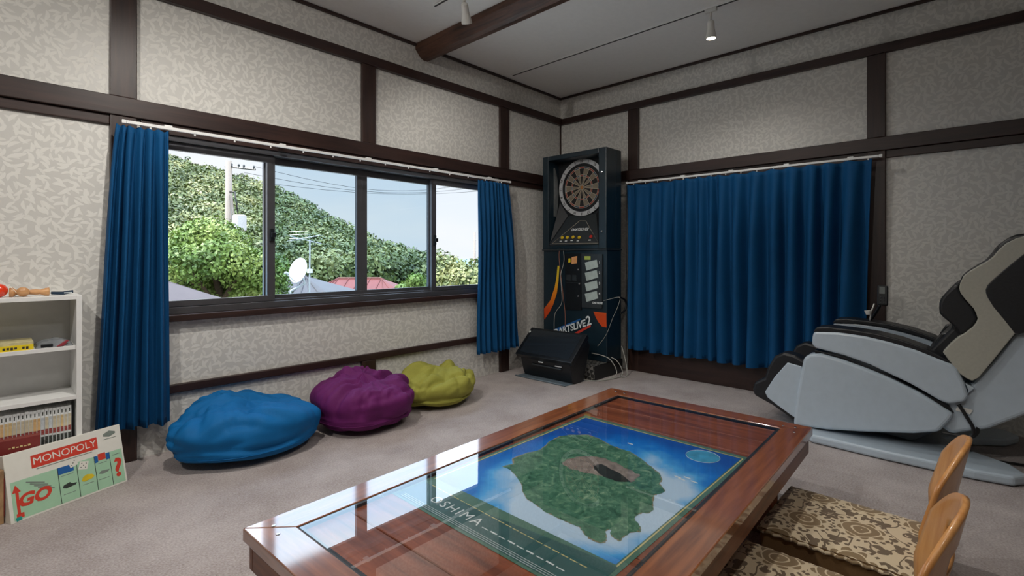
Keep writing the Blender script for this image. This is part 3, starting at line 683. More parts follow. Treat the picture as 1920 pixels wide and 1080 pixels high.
MB().box(-4.06, -4.02, -.223, -.205, .666, .680).build('dark_piece', M['black'], pb, bevel=.003)
kd = thing('kendama', (-4.10, -.14, .894), 'wooden cup and ball toy with a red ball on top of the bookcase', 'toy')
M['kwood'] = wood('pale_toy_wood', (176, 122, 74), (214, 164, 112), 'X', .45, .3); M['kred'] = plain('red_lacquer', (222, 60, 28), .2, coat=.5, var=.03)
MB().lathe([(.0005, -.030)] + [(.030 * math.cos(t_), .030 * math.sin(t_)) for t_ in [(-1.3 + .26 * i) for i in range(11)]] + [(.0005, .030)], (-4.190, -.15, .924), n=28).build('ball', M['kred'], kd, smooth=True)
MB().lathe([(.020, 0), (.022, .012), (.012, .022), (.009, .035), (.010, .060), (.013, .085), (.011, .100), (.018, .118), (.020, .130), (.014, .131)], (-4.158, -.15, .914), (1, -.02, -.02), 20).build('handle', M['kwood'], kd, smooth=True)
MB().lathe([(.020, -.036), (.021, -.028), (.010, -.012), (.010, .012), (.019, .028), (.018, .036)], (-4.115, -.15, .916), (0, 1, 0), 20).build('cross_cup', M['kwood'], kd, smooth=True)
MB().lathe([(.014, -.003), (.0165, 0), (.014, .003)], (-4.142, -.15, .914), (1, 0, 0), 20).build('red_band', M['kred'], kd)
MB().tube([(-4.16, -.15, .945), (-4.15, -.165, .935), (-4.13, -.172, .905), (-4.115, -.17, .900), (-4.11, -.155, .935)], .0012, 5).build('string', M['cpaper'], kd)
pen = thing('folding_fan', (-3.985, -.15, .894), 'closed dark blue strip lying at the right end of the bookcase top', 'fan')
MB().prism([(-4.022, -.160, .899), (-3.982, -.160, .895), (-3.945, -.160, .902), (-3.945, -.160, .916), (-3.982, -.160, .910), (-4.022, -.160, .912)], (0, .016, 0)).build('guard', plain('navy_plastic', (28, 48, 68), .35), pen, bevel=.002)
MB().box(-3.978, -3.950, -.1608, -.160, .902, .906).build('pale_stripe', M['pwhite'], pen)

# big board game box leaning on the bookcase (local: x along the long side, z up the leaning face)
bl, br = on_z(20.7, 984.5, 0), on_z(239.8, 902, 0)
ed = (br - bl).normalized(); angz = math.atan2(ed.y, ed.x)
gb_ = thing('board_game_box', bl, 'large white and green property board game box leaning against the bookcase', 'game box', rz=angz)
gb_.rotation_euler = (-math.atan2(.066, .264), 0, angz)
GL, GH, GT = .4255, .2718, .045
M['gcard'] = plain('white_game_card', (226, 224, 214), .5, var=.03); M['ggreen'] = plain('mint_game_print', (164, 204, 172), .5, var=.03)
M['gred'] = plain('red_game_print', (206, 62, 44), .5, var=.04); M['gblue'] = plain('blue_game_print', (30, 94, 160), .5, var=.04); M['gdark'] = plain('dark_game_print', (52, 60, 54), .5)
M['gyel'] = plain('yellow_car_print', (216, 190, 40), .5); M['ggrey'] = plain('grey_print', (120, 130, 122), .5); M['gteal'] = plain('teal_mark', (30, 150, 140), .5)
MB().box(0, GL, 0, GT, 0, GH).build('lid', M['gcard'], gb_, bevel=.002, world=False)
def pr(mb, pts, lift=.0006, th=.0003):   # pts in metres on the front face (x, z)
    return mb.prism([(x, -lift, z) for x, z in pts], (0, -th, 0))
def rect(x0, x1, z0, z1): return [(x0, z0), (x1, z0), (x1, z1), (x0, z1)]
GTOP = GH * .585
pr(MB(), rect(.012, GL - .008, .008, GTOP), .0002).build('board_print', M['ggreen'], gb_, world=False)
xs = [.012, .168, .237, .305, .366, GL - .008]
for x in xs[1:-1]: pr(MB(), rect(x - .0012, x + .0012, .008, GTOP), .0005).build('divider', M['gdark'], gb_, world=False)
for x0, x1, mt in ((xs[1], xs[2] - .012, 'gblue'), (xs[3], xs[3] + .014, 'gblue'), (xs[3] + .014, xs[4] - .016, 'gred'), (xs[4] - .016, xs[4], 'gblue')):
    pr(MB(), rect(x0 + .001, x1, GTOP - .030 + (.006 if mt == 'gred' else 0), GTOP + (.006 if mt == 'gred' else 0)), .0006).build('colour_bar', M[mt], gb_, world=False)
pr(MB(), rect(.085, .325, GH * .70, GH * .70 + .052), .0006).build('title_banner', M['gred'], gb_, world=False)
ux, uz, fy = Vector((1, 0, 0)), Vector((0, 0, 1)), -.0012
def gtext(txt, x, z, size, mat, name, u=ux, v=uz, **k): return place_text(MB(), txt, (x, fy, z), u, v, size, **k).build(name, mat, gb_, world=False)
gtext('MONOPOLY', .205, GH * .70 + .026, .042, M['gcard'], 'title_lettering', bold=0, spacing=.97)
gtext('?', .394, .075, .115, M['gred'], 'question_mark', bold=.003)
gtext('GO', .085, .075, .070, M['gred'], 'go_lettering', u=Vector((.90, 0, -.02)), v=Vector((.25, 0, .95)), bold=.003)
pr(MB(), [(.024, .030), (.034, .030), (.034, .115), (.042, .115), (.026, .145), (.014, .115), (.024, .115)], .0007).build('arrow', M['gred'], gb_, world=False)
pr(MB(), rect(.020, .044, .014, .032), .0007).build('arrow_tail', M['gred'], gb_, world=False)
pr(MB(), [(.018, .004), (.036, .006), (.034, .020), (.016, .018)], .001).build('maker_mark', M['gteal'], gb_, world=False)
for k, (x, z, r_) in enumerate(((.225, GTOP + .002, .25), (.262, GTOP - .022, -.3))):
    c_, s_ = math.cos(r_), math.sin(r_); d_ = .015 + .002 * k
    pr(MB(), [(x + (c_ * a_ - s_ * b_) * d_, z + (s_ * a_ + c_ * b_) * d_) for a_, b_ in ((-1, -1), (1, -1), (1, 1), (-1, 1))], .001).build('die_print', M['gcard'], gb_, world=False)
    for a_, b_ in ((-.5, -.5), (.5, .5), (0, 0), (.5, -.5), (-.5, .5))[:3 + 2 * k]:
        cx_, cz_ = x + (c_ * a_ - s_ * b_) * d_, z + (s_ * a_ + c_ * b_) * d_
        MB().lathe([(.0003, 0), (.0022, 0), (.0022, .0002)], (cx_, -.0014, cz_), (0, -1, 0), 8).build('die_pip', M['gdark'], gb_, world=False)
pr(MB(), [(.178, .070), (.190, .064), (.226, .068), (.230, .076), (.212, .078), (.205, .086), (.182, .080)], .0007).build('locomotive_print', M['gdark'], gb_, world=False)
pr(MB(), [(.247, .072), (.258, .066), (.288, .070), (.298, .078), (.290, .088), (.270, .094), (.255, .088)], .0007).build('car_print', M['gyel'], gb_, world=False)
pr(MB(), [(.314, .078), (.330, .072), (.352, .076), (.360, .084), (.340, .086), (.326, .088)], .0007).build('ship_print', M['ggrey'], gb_, world=False)
pr(MB(), [(.352, .236), (.376, .228), (.402, .238), (.402, .246), (.378, .256), (.352, .246)], .0007).build('parts_drawing', M['ggrey'], gb_, world=False)
for (x0, x1, z) in ((.100, .300, GH * .70 - .008), (.176, .222, GTOP - .040), (.250, .292, .052), (.312, .354, .050), (.178, .222, .040), (.352, .404, .220), (.378, .408, GTOP - .020), (.316, .352, GTOP - .038)):
    pr(MB(), rect(x0, x1, z, z + .0022), .0007).build('caption_line', M['ggrey'], gb_, world=False)
for k in range(4):
    pr(MB(), [(.060 + .012 * k, .142 - .012 * k), (.120 + .010 * k, .118 - .012 * k), (.121 + .010 * k, .122 - .012 * k), (.061 + .012 * k, .146 - .012 * k)], .0007).build('caption_line', M['ggrey'], gb_, world=False)
rbx = thing('red_box', (-4.21, -.275, 0), 'dark red box with gold lettering standing behind the big board game', 'game box')
M['dred'] = plain('dark_red_card', (124, 44, 42), .5, var=.06)
MB().box(-4.40, -4.066, -.287, -.252, 0, .300).build('lid', M['dred'], rbx, bevel=.002)
for k in range(6): MB().box(-4.165 + k * .012, -4.157 + k * .012, -.2878, -.287, .262, .266 + .003 * (k % 2)).build('lettering', M['pgold'], rbx)
obx = thing('worn_game_box', (-4.22, -.40, 0), 'worn brown edged box left of the big board game', 'game box')
MB().prism([(-4.34, -.46, 0), (-4.180, -.405, 0), (-4.190, -.372, 0), (-4.35, -.427, 0)], (0, 0, .215)).build('lid', plain('worn_print_card', (168, 134, 96), .6, var=.35, scale=22), obx, bevel=.002)
MB().prism([(-4.1805, -.4062, .03), (-4.1785, -.4055, .03), (-4.188, -.3745, .03), (-4.190, -.3752, .03)], (0, 0, .15)).build('side_print', M['dred'], obx)

# ================================================================== DART MACHINE
DX, DXB, DY0, DY1, DZT, DZM = -.427, -.183, -.846, -.117, 2.052, 1.142
dart = thing('dart_machine', ((DX + DXB) / 2, (DY0 + DY1) / 2, 0), 'tall black electronic dart machine standing in the room corner', 'dart machine')
M['checker'] = None
def checkermat():
    t = NT('diamond_tread_plate'); v = t.coords((1, 1, 1)); mp_ = t.n('Mapping'); mp_.inputs['Rotation'].default_value = (.785, .785, .785); t.l(v, mp_.inputs[0])
    ck = t.n('TexChecker'); ck.inputs['Scale'].default_value = 34; ck.inputs['Color1'].default_value = srgb(84, 84, 82); ck.inputs['Color2'].default_value = srgb(176, 174, 168); t.l(mp_.outputs[0], ck.inputs['Vector'])
    t.l(ck.outputs['Color'], t.b.inputs['Base Color']); t.b.inputs['Metallic'].default_value = .7; t.b.inputs['Roughness'].default_value = .4; t.bump(ck.outputs['Fac'], .5, .003); return t.m
M['checker'] = checkermat()
M['acryl'] = plain('grey_smoked_acrylic', (112, 116, 116), .25, var=.1); M['inner'] = plain('recess_black', (12, 16, 22), .5)
M['shroud'] = plain('grey_black_shroud', (44, 50, 54), .35, var=.1); M['ring'] = plain('silver_number_ring', (188, 190, 192), .4, .1, .08)
M['segl'] = plain('pale_dart_segment', (122, 112, 96), .6, var=.15, scale=120); M['segd'] = plain('dark_dart_segment', (26, 22, 22), .6, var=.2, scale=120)
M['segr'] = plain('red_dart_segment', (140, 50, 44), .6); M['segb'] = plain('blue_dart_segment', (52, 74, 96), .6); M['spider'] = plain('ivory_spider', (196, 186, 164), .45)
M['led'] = plain('yellow_button', (212, 178, 40), .25, coat=.5); M['redb'] = plain('red_button', (186, 46, 40), .25, coat=.5)
M['flame'] = None
def flamemat():
    t = NT('flame_decal'); tc = t.n('TexCoord'); sp = t.n('SeparateXYZ'); t.l(tc.outputs['Object'], sp.inputs[0])
    mr = t.n('MapRange'); mr.inputs['From Min'].default_value = .55; mr.inputs['From Max'].default_value = .92; t.l(sp.outputs[2], mr.inputs['Value'])
    t.l(t.ramp(mr.outputs[0], [(0, srgb(204, 70, 22)), (.5, srgb(236, 140, 30)), (1, srgb(226, 200, 50))]), t.b.inputs['Base Color']); t.b.inputs['Roughness'].default_value = .35; return t.m
M['flame'] = flamemat()
MB().box(DX, DXB, DY0, DY1, .13, DZM).build('lower_cabinet', M['navy'], dart, bevel=.006)
bs = MB().box(-.618, -.150, DY0 + .004, DY1 - .004, 0, .128).build('base_box', M['black'], dart, bevel=.004)
MB().box(-.621, -.618, DY0 + .004, DY1 - .004, .002, .128).build('tread_front', M['checker'], bs)
MB().box(-.621, DX - .002, DY0 + .004, DY1 - .004, .128, .131).build('tread_top', M['checker'], bs)
# head: box with a deep opening
FR, DEEP = .080, .155; HX = DX - .012; BX = DX + DEEP
hz0, hz1 = DZM + .004, DZT
head = MB().box(BX, DXB, DY0, DY1, hz0, hz1).build('head_back', M['navy'], dart, bevel=.004)
fm = MB(); fm.box(HX, BX, DY0, DY0 + FR, hz0, hz1).box(HX, BX, DY1 - FR * .9, DY1, hz0, hz1).box(HX, BX, DY0 + FR, DY1 - FR * .9, hz1 - .045, hz1).box(HX, BX, DY0 + FR, DY1 - FR * .9, hz0, hz0 + .035)
fm.build('head_frame', M['navy'], dart, bevel=.005)
MB().box(HX - .008, DXB, DY0 - .008, DY1 + .004, DZM - .010, DZM + .004).build('head_ledge', M['shroud'], dart, bevel=.003)
iy0, iy1 = DY0 + FR, DY1 - FR * .9; iz0, iz1 = hz0 + .035, hz1 - .045
MB().box(BX - .004, BX, iy0, iy1, iz0, iz1).build('recess_panel', M['inner'], dart)
MB().prism([(BX - .085, iy1 - .001, 1.47), (BX - .045, iy1 - .001, 1.47), (BX - .022, iy1 - .001, 1.58), (BX - .014, iy1 - .001, 1.70), (BX - .030, iy1 - .001, 1.84), (BX - .07, iy1 - .001, 1.95), (BX - .085, iy1 - .001, 1.95)], (0, -.006, 0)).build('side_window', M['acryl'], dart)
# sloping shroud under the board
sl0, sl1 = Vector((BX - .010, 0, 1.475)), Vector((HX + .004, 0, iz0 + .004)); sdir = (sl1 - sl0); sn = Vector((sdir.z, 0, -sdir.x)).normalized()
if sn.dot(CAM - sl0) < 0: sn = -sn
def slp(px, py): return onplane(px, py, sl0 + sn * .001, sn)
yc = (iy0 + iy1) / 2
sh = MB().prism([(sl0.x, yc + .16, sl0.z), (sl0.x, yc - .16, sl0.z), (sl1.x, iy0 + .004, sl1.z), (sl1.x, iy1 - .004, sl1.z)], (.02, 0, -.012)).build('shroud', M['shroud'], dart, bevel=.003)
for s_ in (-1, 1):
    e_ = iy1 if s_ > 0 else iy0
    MB().prism([(sl0.x, yc + s_ * .16, sl0.z), (sl1.x, e_ - s_ * .004, sl1.z), (BX - .006, e_ - s_ * .004, iz0 + .01), (BX - .006, e_ - s_ * .004, 1.50), (BX - .006, yc + s_ * .27, 1.62)], (.004, 0, 0)).build('shroud_wing', M['inner'], sh)
tri = [slp(1086.8, 414), slp(1098.5, 414), slp(1121.9, 455.8), slp(1035.3, 456.8)]
MB().tube(tri, .0018, 5, True).build('panel_outline', M['spider'], sh)
su = Vector((0, -1, 0)); sv = (sl0 - sl1).normalized()
place_text(MB(), 'DARTSLIVE2', slp(1087, 430.5) + sn * .002, su, sv, .036, bold=.001, shear=.25).build('logo_lettering', M['pwhite'], sh)
for q, mt in (((1054.4, 446), 'led'), ((1064, 445.7), 'led'), ((1074.8, 445), 'led'), ((1086.3, 445.5), 'led'), ((1108.3, 444), 'redb')):
    c = slp(*q); MB().lathe([(.017, 0), (.017, .006), (.012, .012), (.0005, .014)], c, sn, 16).build('button', M[mt], sh, smooth=False)
    c2 = slp(q[0] - 3, q[1] + 7); MB().prism([c2 + su * -.014 + sn * .001, c2 + su * .014 + sn * .001, c2 + su * .014 + sv * .008 + sn * .001, c2 - su * .014 + sv * .008 + sn * .001], sn * .0006).build('button_caption', M['pwhite'], sh)
# dart board
bc = Vector((BX - .006, -.482, 1.737)); nb_ = Vector((-1, 0, 0))
bd = MB().lathe([(.0005, 0), (.276, 0), (.276, .012), (.0005, .012)], bc, nb_, 48).build('dartboard', M['inner'], dart)
def bp(r, a, x): return Vector((bc.x - x, bc.y - r * math.sin(a), bc.z + r * math.cos(a)))
def annulus(r0, r1, a0, a1, x, th, n=4):
    p = [bp(r0, a0 + (a1 - a0) * i / n, x) for i in range(n + 1)] + [bp(r1, a1 + (a0 - a1) * i / n, x) for i in range(n + 1)]
    return MB().prism(p, (-th, 0, 0))
for k in range(20): annulus(.232, .272, k * math.pi / 10, (k + 1) * math.pi / 10, .012, .006, 3).build('number_ring', M['ring'], bd)
nums = [20, 1, 18, 4, 13, 6, 10, 15, 2, 17, 3, 19, 7, 16, 8, 11, 14, 9, 12, 5]
da = math.pi / 10
for k in range(20):
    a0, a1 = (k - .5) * da, (k + .5) * da
    annulus(.017, .108, a0, a1, .012, .004, 2).build('inner_single', M['segd' if k % 2 == 0 else 'segl'], bd)
    annulus(.108, .122, a0, a1, .012, .004, 2).build('triple', M['segr' if k % 2 == 0 else 'segb'], bd)
    annulus(.122, .184, a0, a1, .012, .004, 2).build('outer_single', M['segd' if k % 2 == 0 else 'segl'], bd)
    annulus(.184, .198, a0, a1, .012, .004, 2).build('double', M['segr' if k % 2 == 0 else 'segb'], bd)
    a = k * da; tdir = Vector((0, -math.cos(a), -math.sin(a))); rdir = Vector((0, -math.sin(a), math.cos(a)))
    place_text(MB(), str(nums[k]), bp(.252, a, .0188), tdir, rdir, .034, bold=.0008).build('number', M['ink'], bd)
    MB().tube([bp(.017, (k + .5) * da, .0165), bp(.200, (k + .5) * da, .0165)], .0016, 4).build('spider_wire', M['spider'], bd)
for r_ in (.108, .122, .184, .199): MB().tube([bp(r_, 2 * math.pi * i / 48, .0165) for i in range(48)], .0016, 4, True).build('spider_ring', M['spider'], bd)
MB().lathe([(.0005, 0), (.017, 0), (.015, .004), (.0005, .004)], bc + nb_ * .014, nb_, 20).build('bull', plain('orange_bull', (168, 112, 60), .5), bd)
for z in (1.83, 1.30):
    MB().lathe([(.011, 0), (.011, .008), (.006, .014), (.0005, .015)], (HX, DY0 + .045, z), (-1, 0, 0), 14).build('bolt', M['chrome'], dart)
# lower front details, placed on the front plane
def fp(px, py, off=0): return on_x(px, py, DX - off)
def zz(l): return [(1000 + x / 3.727, 450 + y / 3.727) for x, y in l]
def decal(l, name, mat, off=.001, th=.001, parent=None):
    return MB().prism([fp(*q, off) for q in zz(l)], (-th, 0, 0)).build(name, mat, parent or dart)
coin = decal([(225, 95), (338, 95), (340, 490), (228, 486)], 'coin_door', M['black'], .0, .010)
decal([(232, 296), (334, 298), (334, 302), (232, 300)], 'door_seam', M['shroud'], .0105, .001, coin)
decal([(232, 242), (262, 244), (262, 284), (232, 282)], 'coin_slot_plate', M['shroud'], .0105, .003, coin)
decal([(272, 244), (302, 246), (302, 286), (272, 284)], 'coin_slot_plate', M['shroud'], .0105, .003, coin)
decal([(268, 120), (306, 112), (304, 164), (266, 168)], 'orange_sticker', plain('orange_sticker', (224, 160, 104), .5), .0105, .001, coin)
decal([(245, 130), (260, 128), (260, 156), (245, 158)], 'yellow_sticker', M['yel'], .0105, .001, coin)
for q in ((313, 207), (313, 393), (322, 306)):
    c = fp(*zz([q])[0], .0105); MB().lathe([(.010, 0), (.010, .004), (.006, .010), (.0005, .011)], c, (-1, 0, 0), 12).build('lock', M['chrome'], coin)
card = decal([(342, 95), (487, 100), (485, 478), (345, 470)], 'card_panel', M['shroud'], .0, .016)
decal([(358, 113), (400, 113), (400, 138), (358, 138)], 'green_sticker', plain('lime_sticker', (172, 190, 90), .5), .0165, .001, card)
for k, y in enumerate((176, 248, 321, 394)):
    decal([(362, y - 18), (444, y - 38), (454, y + 14), (374, y + 38)], 'card_reader', plain('pale_plate', (176, 190, 186), .3, var=.08), .0165, .006, card)
    place_text(MB(), str(k + 1), fp(*zz([(462, y - 18)])[0], .0172), su, UP, .030, bold=.001).build('slot_number', M['pwhite'], card)
place_text(MB(), 'DARTSLIVE', fp(*zz([(447, 441)])[0], .0172), su, UP, .022, bold=.0008, shear=.2).build('small_logo', M['pwhite'], card)
decal([(170, 180), (182, 182), (176, 290), (165, 370), (140, 450), (110, 510), (78, 555), (75, 480), (120, 420), (150, 330), (162, 260)], 'flame_decal', M['flame'])
decal([(420, 500), (510, 510), (512, 610), (480, 605), (452, 570), (432, 530)], 'flame_decal', M['flame'])
decal([(150, 622), (330, 548), (330, 558), (170, 640)], 'blue_stroke', M['gblue'], .0012)
decal([(290, 648), (400, 590), (402, 606), (300, 662)], 'red_stroke', M['gred'], .0012)
ld0, ld1 = fp(*zz([(190, 640)])[0]), fp(*zz([(400, 572)])[0]); lu = (ld1 - ld0).normalized(); lv = Vector((0, lu.z, -lu.y)); lv = lv if lv.z > 0 else -lv
place_text(MB(), 'DARTSLIVE', fp(*zz([(362, 582)])[0], .003), lu, lv, .088, bold=.002, shear=.25, align='RIGHT', spacing=.9).build('logo_lettering', M['pwhite'], dart)
place_text(MB(), '2', fp(*zz([(383, 568)])[0], .003), lu, lv, .118, bold=.002, shear=.15).build('logo_numeral', M['pwhite'], dart)
M['wire'] = plain('pale_cable', (176, 176, 168), .5); M['wirer'] = plain('brown_cable', (150, 100, 84), .5); M['wireb'] = plain('black_cable', (18, 18, 20), .45)
def smoothpts(p, n=6):
    p = [Vector(q) for q in p]; out = []
    for i in range(len(p) - 1):
        p0, p1, p2, p3 = p[max(i - 1, 0)], p[i], p[i + 1], p[min(i + 2, len(p) - 1)]
        for k in range(n):
            t = k / n; out.append(.5 * ((2 * p1) + (p2 - p0) * t + (2 * p0 - 5 * p1 + 4 * p2 - p3) * t * t + (3 * p1 - p0 - 3 * p2 + p3) * t ** 3))
    return out + [p[-1]]
def fcable(l, r, mat, off=.012): MB().tube(smoothpts([fp(*q, off) for q in zz(l)]), r, 6).build('cable', mat, dart, smooth=True)
fcable([(182, 62), (180, 130), (192, 250), (212, 420), (222, 520), (222, 610)], .003, M['wirer'])
fcable([(210, 62), (214, 150), (192, 240), (196, 330), (198, 440), (152, 515), (145, 625)], .003, M['wire'])
fcable([(488, 424), (540, 412), (590, 400), (606, 412), (585, 480), (555, 545), (510, 660), (450, 742)], .0018, M['wire'], .006)
def sp_(px, py, y=DY0 - .03): return on_y(px, py, y)
MB().tube(smoothpts([sp_(1160, 557), sp_(1170, 561), sp_(1174, 570), sp_(1171, 582), sp_(1163, 588)]), .009, 8).build('hose_loop', M['wireb'], dart, smooth=True)
for k, pts in enumerate(([(-.45, -.70, .20), (-.42, -.86, .17), (-.40, -.93, .05), (-.50, -.90, .006), (-.64, -.84, .006), (-.66, -.70, .006)],
                         [(-.40, -.72, .19), (-.34, -.88, .15), (-.32, -.94, .03), (-.46, -.92, .006), (-.60, -.88, .006)],
                         [(-.20, -.86, .25), (-.20, -.90, .12), (-.26, -.95, .012), (-.36, -.96, .006), (-.30, -.90, .006), (-.22, -.90, .006)])):
    MB().tube(smoothpts(pts), .004, 6).build('floor_cable', M['wire'], dart, smooth=True)

# ------------------------------------------------------------------ tilted monitor on the floor with a mat
mt_ = thing('floor_mat', (-.87, -.49, 0), 'thin blue grey mat under the tilted monitor', 'mat')
MB().box(-.940, -.66, -.770, -.215, 0, .006).build('mat_sheet', plain('blue_grey_mat', (92, 106, 116), .7), mt_, bevel=.002)
MB().tube([(-.940, -.770, .008), (-.940, -.215, .006)], .007, 8).build('rolled_edge', plain('blue_grey_mat_edge', (100, 114, 124), .7), mt_, smooth=True)
mon = thing('monitor', (-.78, -.50, .006), 'black tilted flat screen unit on the floor before the dart machine', 'monitor')
ya, yb2 = -.822, -.197
b0, b1 = Vector((-.93, 0, .200)), Vector((-.70, 0, .412)); fdir = (b1 - b0).normalized(); fnor = Vector((-fdir.z, 0, fdir.x))
def slab(v0, v1, yy0, yy1, lift, th):
    p = [b0 + fdir * v0, b0 + fdir * v1]; P = [Vector((p[0].x, yy0, p[0].z)), Vector((p[0].x, yy1, p[0].z)), Vector((p[1].x, yy1, p[1].z)), Vector((p[1].x, yy0, p[1].z))]
    return MB().prism([q + fnor * lift for q in P], fnor * -th)
FL = (b1 - b0).length
slab(0, FL, ya, yb2, 0, .045).build('bezel', M['black'], mon, bevel=.005)
slab(.028, FL - .022, ya + .04, yb2 - .035, .0012, .002).build('screen', plain('dark_glossy_screen', (34, 40, 46), .18, var=.04, coat=.6), mon)
slab(FL * .80, FL * .86, yb2 - .022, yb2 - .006, .001, .002).build('pale_mark', M['pwhite'], mon)
bpoly = [(-.905, .190), (-.865, .05), (-.845, .006), (-.70, .006), (-.60, .30), (-.665, .395), (-.74, .335), (-.82, .26)]
MB().prism([(x, ya + .035, z) for x, z in bpoly], (0, (yb2 - ya) - .075, 0)).build('housing', M['black'], mon, bevel=.008)
MB().box(-.898, -.86, ya + .13, yb2 - .17, .115, .128).build('front_ledge', M['shroud'], mon, bevel=.004)
MB().box(-.906, -.900, ya + .32, ya + .37, .150, .160).build('emblem', M['pwhite'], mon, bevel=.002)
MB().box(-.904, -.898, ya + .12, ya + .19, .140, .148).build('label_strip', M['ring'], mon)

# ================================================================== MASSAGE CHAIR
SX, SXF = -.885, -.205
mc = thing('massage_chair', (-.51, -2.85, 0), 'large pale grey and black massage chair beside the closed curtains', 'massage chair')
def mz(l): return [(1380 + x / 2.078, 420 + y / 2.078) for x, y in l]
def m4(l): return [(1760 + x / 4.694, 430 + y / 4.694) for x, y in l]
def side(pts, x0, name, mat, x1, bevel=.012, both=True, parent=None, seg=3):
    P = [on_x(a, b, x0) for a, b in pts]; o = MB().prism(P, (x1 - x0, 0, 0)).build(name, mat, parent or mc, bevel=bevel, seg=seg)
    if both:
        fx = SX + SXF
        o2 = MB().prism([(fx - p.x, p.y, p.z) for p in P], (x0 - x1, 0, 0)).build(name, mat, parent or mc, bevel=bevel, seg=seg)
    return o
fpz = .052
plate = [on_z(1517, 809, fpz), on_z(1524, 815, fpz), on_z(1813, 878, fpz), on_z(1893, 893, fpz), on_z(1917, 880, fpz), on_z(1755, 812, fpz)]
plate = [(-.90, -2.50), (-.985, -2.56), (-1.005, -2.90), (-1.0, -3.25), (-.975, -3.385), (-.90, -3.435), (-.78, -3.38), (-.62, -3.16), (-.51, -3.12)]
plate = plate + [(-1.09 - x, y) for x, y in plate[::-1][1:]]
MB().prism([(x, y, .004) for x, y in plate], (0, 0, fpz - .004)).build('base', M['shell'], mc, bevel=.014, seg=3)
panel = mz([(262, 522), (285, 508), (330, 505), (410, 528), (500, 560), (580, 592), (650, 625), (710, 655), (760, 685), (810, 718), (850, 742), (835, 765), (790, 812), (690, 818), (500, 812), (350, 803), (222, 785), (228, 720), (240, 640)])
side(panel, SX, 'side_panel', M['shell'], SX + .10, .018)
arm = mz([(302, 420), (296, 440), (294, 470), (310, 484), (420, 512), (520, 548), (600, 586), (680, 624), (740, 658), (795, 690), (830, 702), (890, 694), (905, 672), (890, 620), (862, 566), (840, 546), (700, 490), (600, 460), (500, 436), (400, 422)])
arm_o = side(arm, SX - .010, 'armrest', M['shell'], SX + .135, .014)
pad = mz([(300, 420), (312, 403), (360, 402), (450, 412), (550, 428), (640, 450), (740, 486), (800, 516), (846, 545), (820, 540), (700, 492), (600, 462), (500, 438), (400, 424)])
side(pad, SX - .004, 'arm_pad', M['blackleather'], SX + .150, .008)
# dark liner between side panel and arm
lin = mz([(305, 490), (420, 518), (600, 592), (740, 664), (830, 708), (850, 738), (760, 690), (600, 606), (420, 540), (310, 512)])
side(lin, SX + .020, 'arm_joint', M['black'], SX + .10, .003)
# seat between the arms, leg rest, body core
def core(poly, x0, x1, name, mat, bevel=.02): return MB().prism([(x0, y, z) for y, z in poly], (x1 - x0, 0, 0)).build(name, mat, mc, bevel=bevel, seg=3)
core([(-2.50, .40), (-2.47, .46), (-2.55, .50), (-2.80, .46), (-3.02, .42), (-3.10, .40), (-3.10, .30), (-2.55, .30)], SX + .14, SXF - .14, 'seat', M['blackleather'])
core([(-2.52, .10), (-2.50, .40), (-3.08, .36), (-3.12, .16), (-3.0, .07)], SX + .09, SXF - .09, 'inner_frame', M['black'])
legw = mz([(200, 540), (256, 556), (262, 640), (252, 768), (220, 750), (160, 706), (122, 676), (112, 655), (150, 596)])
side(legw, SX + .028, 'calf_panel', M['shell'], SX + .06, .006)
legd = mz([(185, 500), (230, 512), (285, 545), (285, 775), (216, 760), (140, 706), (70, 668), (62, 640), (72, 616), (110, 600), (122, 560), (150, 515)])
P = [on_x(a, b, SX + .03) for a, b in legd]
side(legd, SX + .034, 'calf_pad', M['blackleather'], SX + .150, .016)
MB().prism([(SX + .150, -2.47, .40), (SX + .150, -2.33, .33), (SX + .150, -2.22, .22), (SX + .150, -2.25, .17), (SX + .150, -2.44, .14)], (SXF - SX - .30, 0, 0)).build('calf_centre', M['blackleather'], mc, bevel=.014)
# back: rear shell, wings, shoulder pads, cushion
shellp = [on_x(a, b, SX + .03) for a, b in mz([(905, 640), (1000, 540), (1090, 428)])]
rear = shellp + [Vector((0, -3.62, .92)), Vector((0, -3.66, .66)), Vector((0, -3.46, .34)), Vector((0, -3.30, .22)), Vector((0, -3.16, .16)), Vector((0, -3.08, .22)), Vector((0, -3.10, .36))]
core([(p.y, p.z) for p in rear], SX + .04, SXF - .04, 'back_shell', M['shell'], .02)
side(mz([(892, 620), (930, 640), (900, 664), (905, 650)]), SX + .015, 'hinge_cover', M['shell'], SX + .08, .004)
wing = m4([(190, 470), (180, 520), (192, 560), (230, 610), (270, 655), (310, 700), (332, 745), (345, 790), (325, 830), (300, 860), (235, 910), (170, 950), (100, 1010), (40, 1075)]) + mz([(806, 500), (860, 575), (895, 600), (920, 612), (945, 600), (1000, 535), (1085, 430)])
back_up = [(0, -3.52, .86), (0, -3.62, 1.02), (0, -3.70, 1.22), (0, -3.66, 1.30), (0, -3.56, 1.265)]
topw = m4([(751, 60), (680, 80), (600, 120), (540, 170), (480, 240), (420, 285), (330, 335), (270, 370), (220, 410)])
Pw = [on_x(a, b, SX) for a, b in wing] + [Vector((SX, y, z)) for _, y, z in back_up] + [on_x(a, b, SX) for a, b in topw]
MB().prism(Pw, (.085, 0, 0)).build('back_wing', M['cream'], mc, bevel=.016, seg=3)
MB().prism([(SX + SXF - p.x, p.y, p.z) for p in Pw], (-.085, 0, 0)).build('back_wing', M['cream'], mc, bevel=.016, seg=3)
ins = m4([(751, 215), (650, 295), (560, 370), (480, 440), (430, 490), (413, 530), (415, 560), (430, 600), (480, 680), (580, 800), (672, 918), (710, 922)])
Pi = [on_x(a, b, SX) for a, b in ins] + [Vector((SX, -3.47, .74)), Vector((SX, -3.56, .98)), Vector((SX, -3.60, 1.16))]
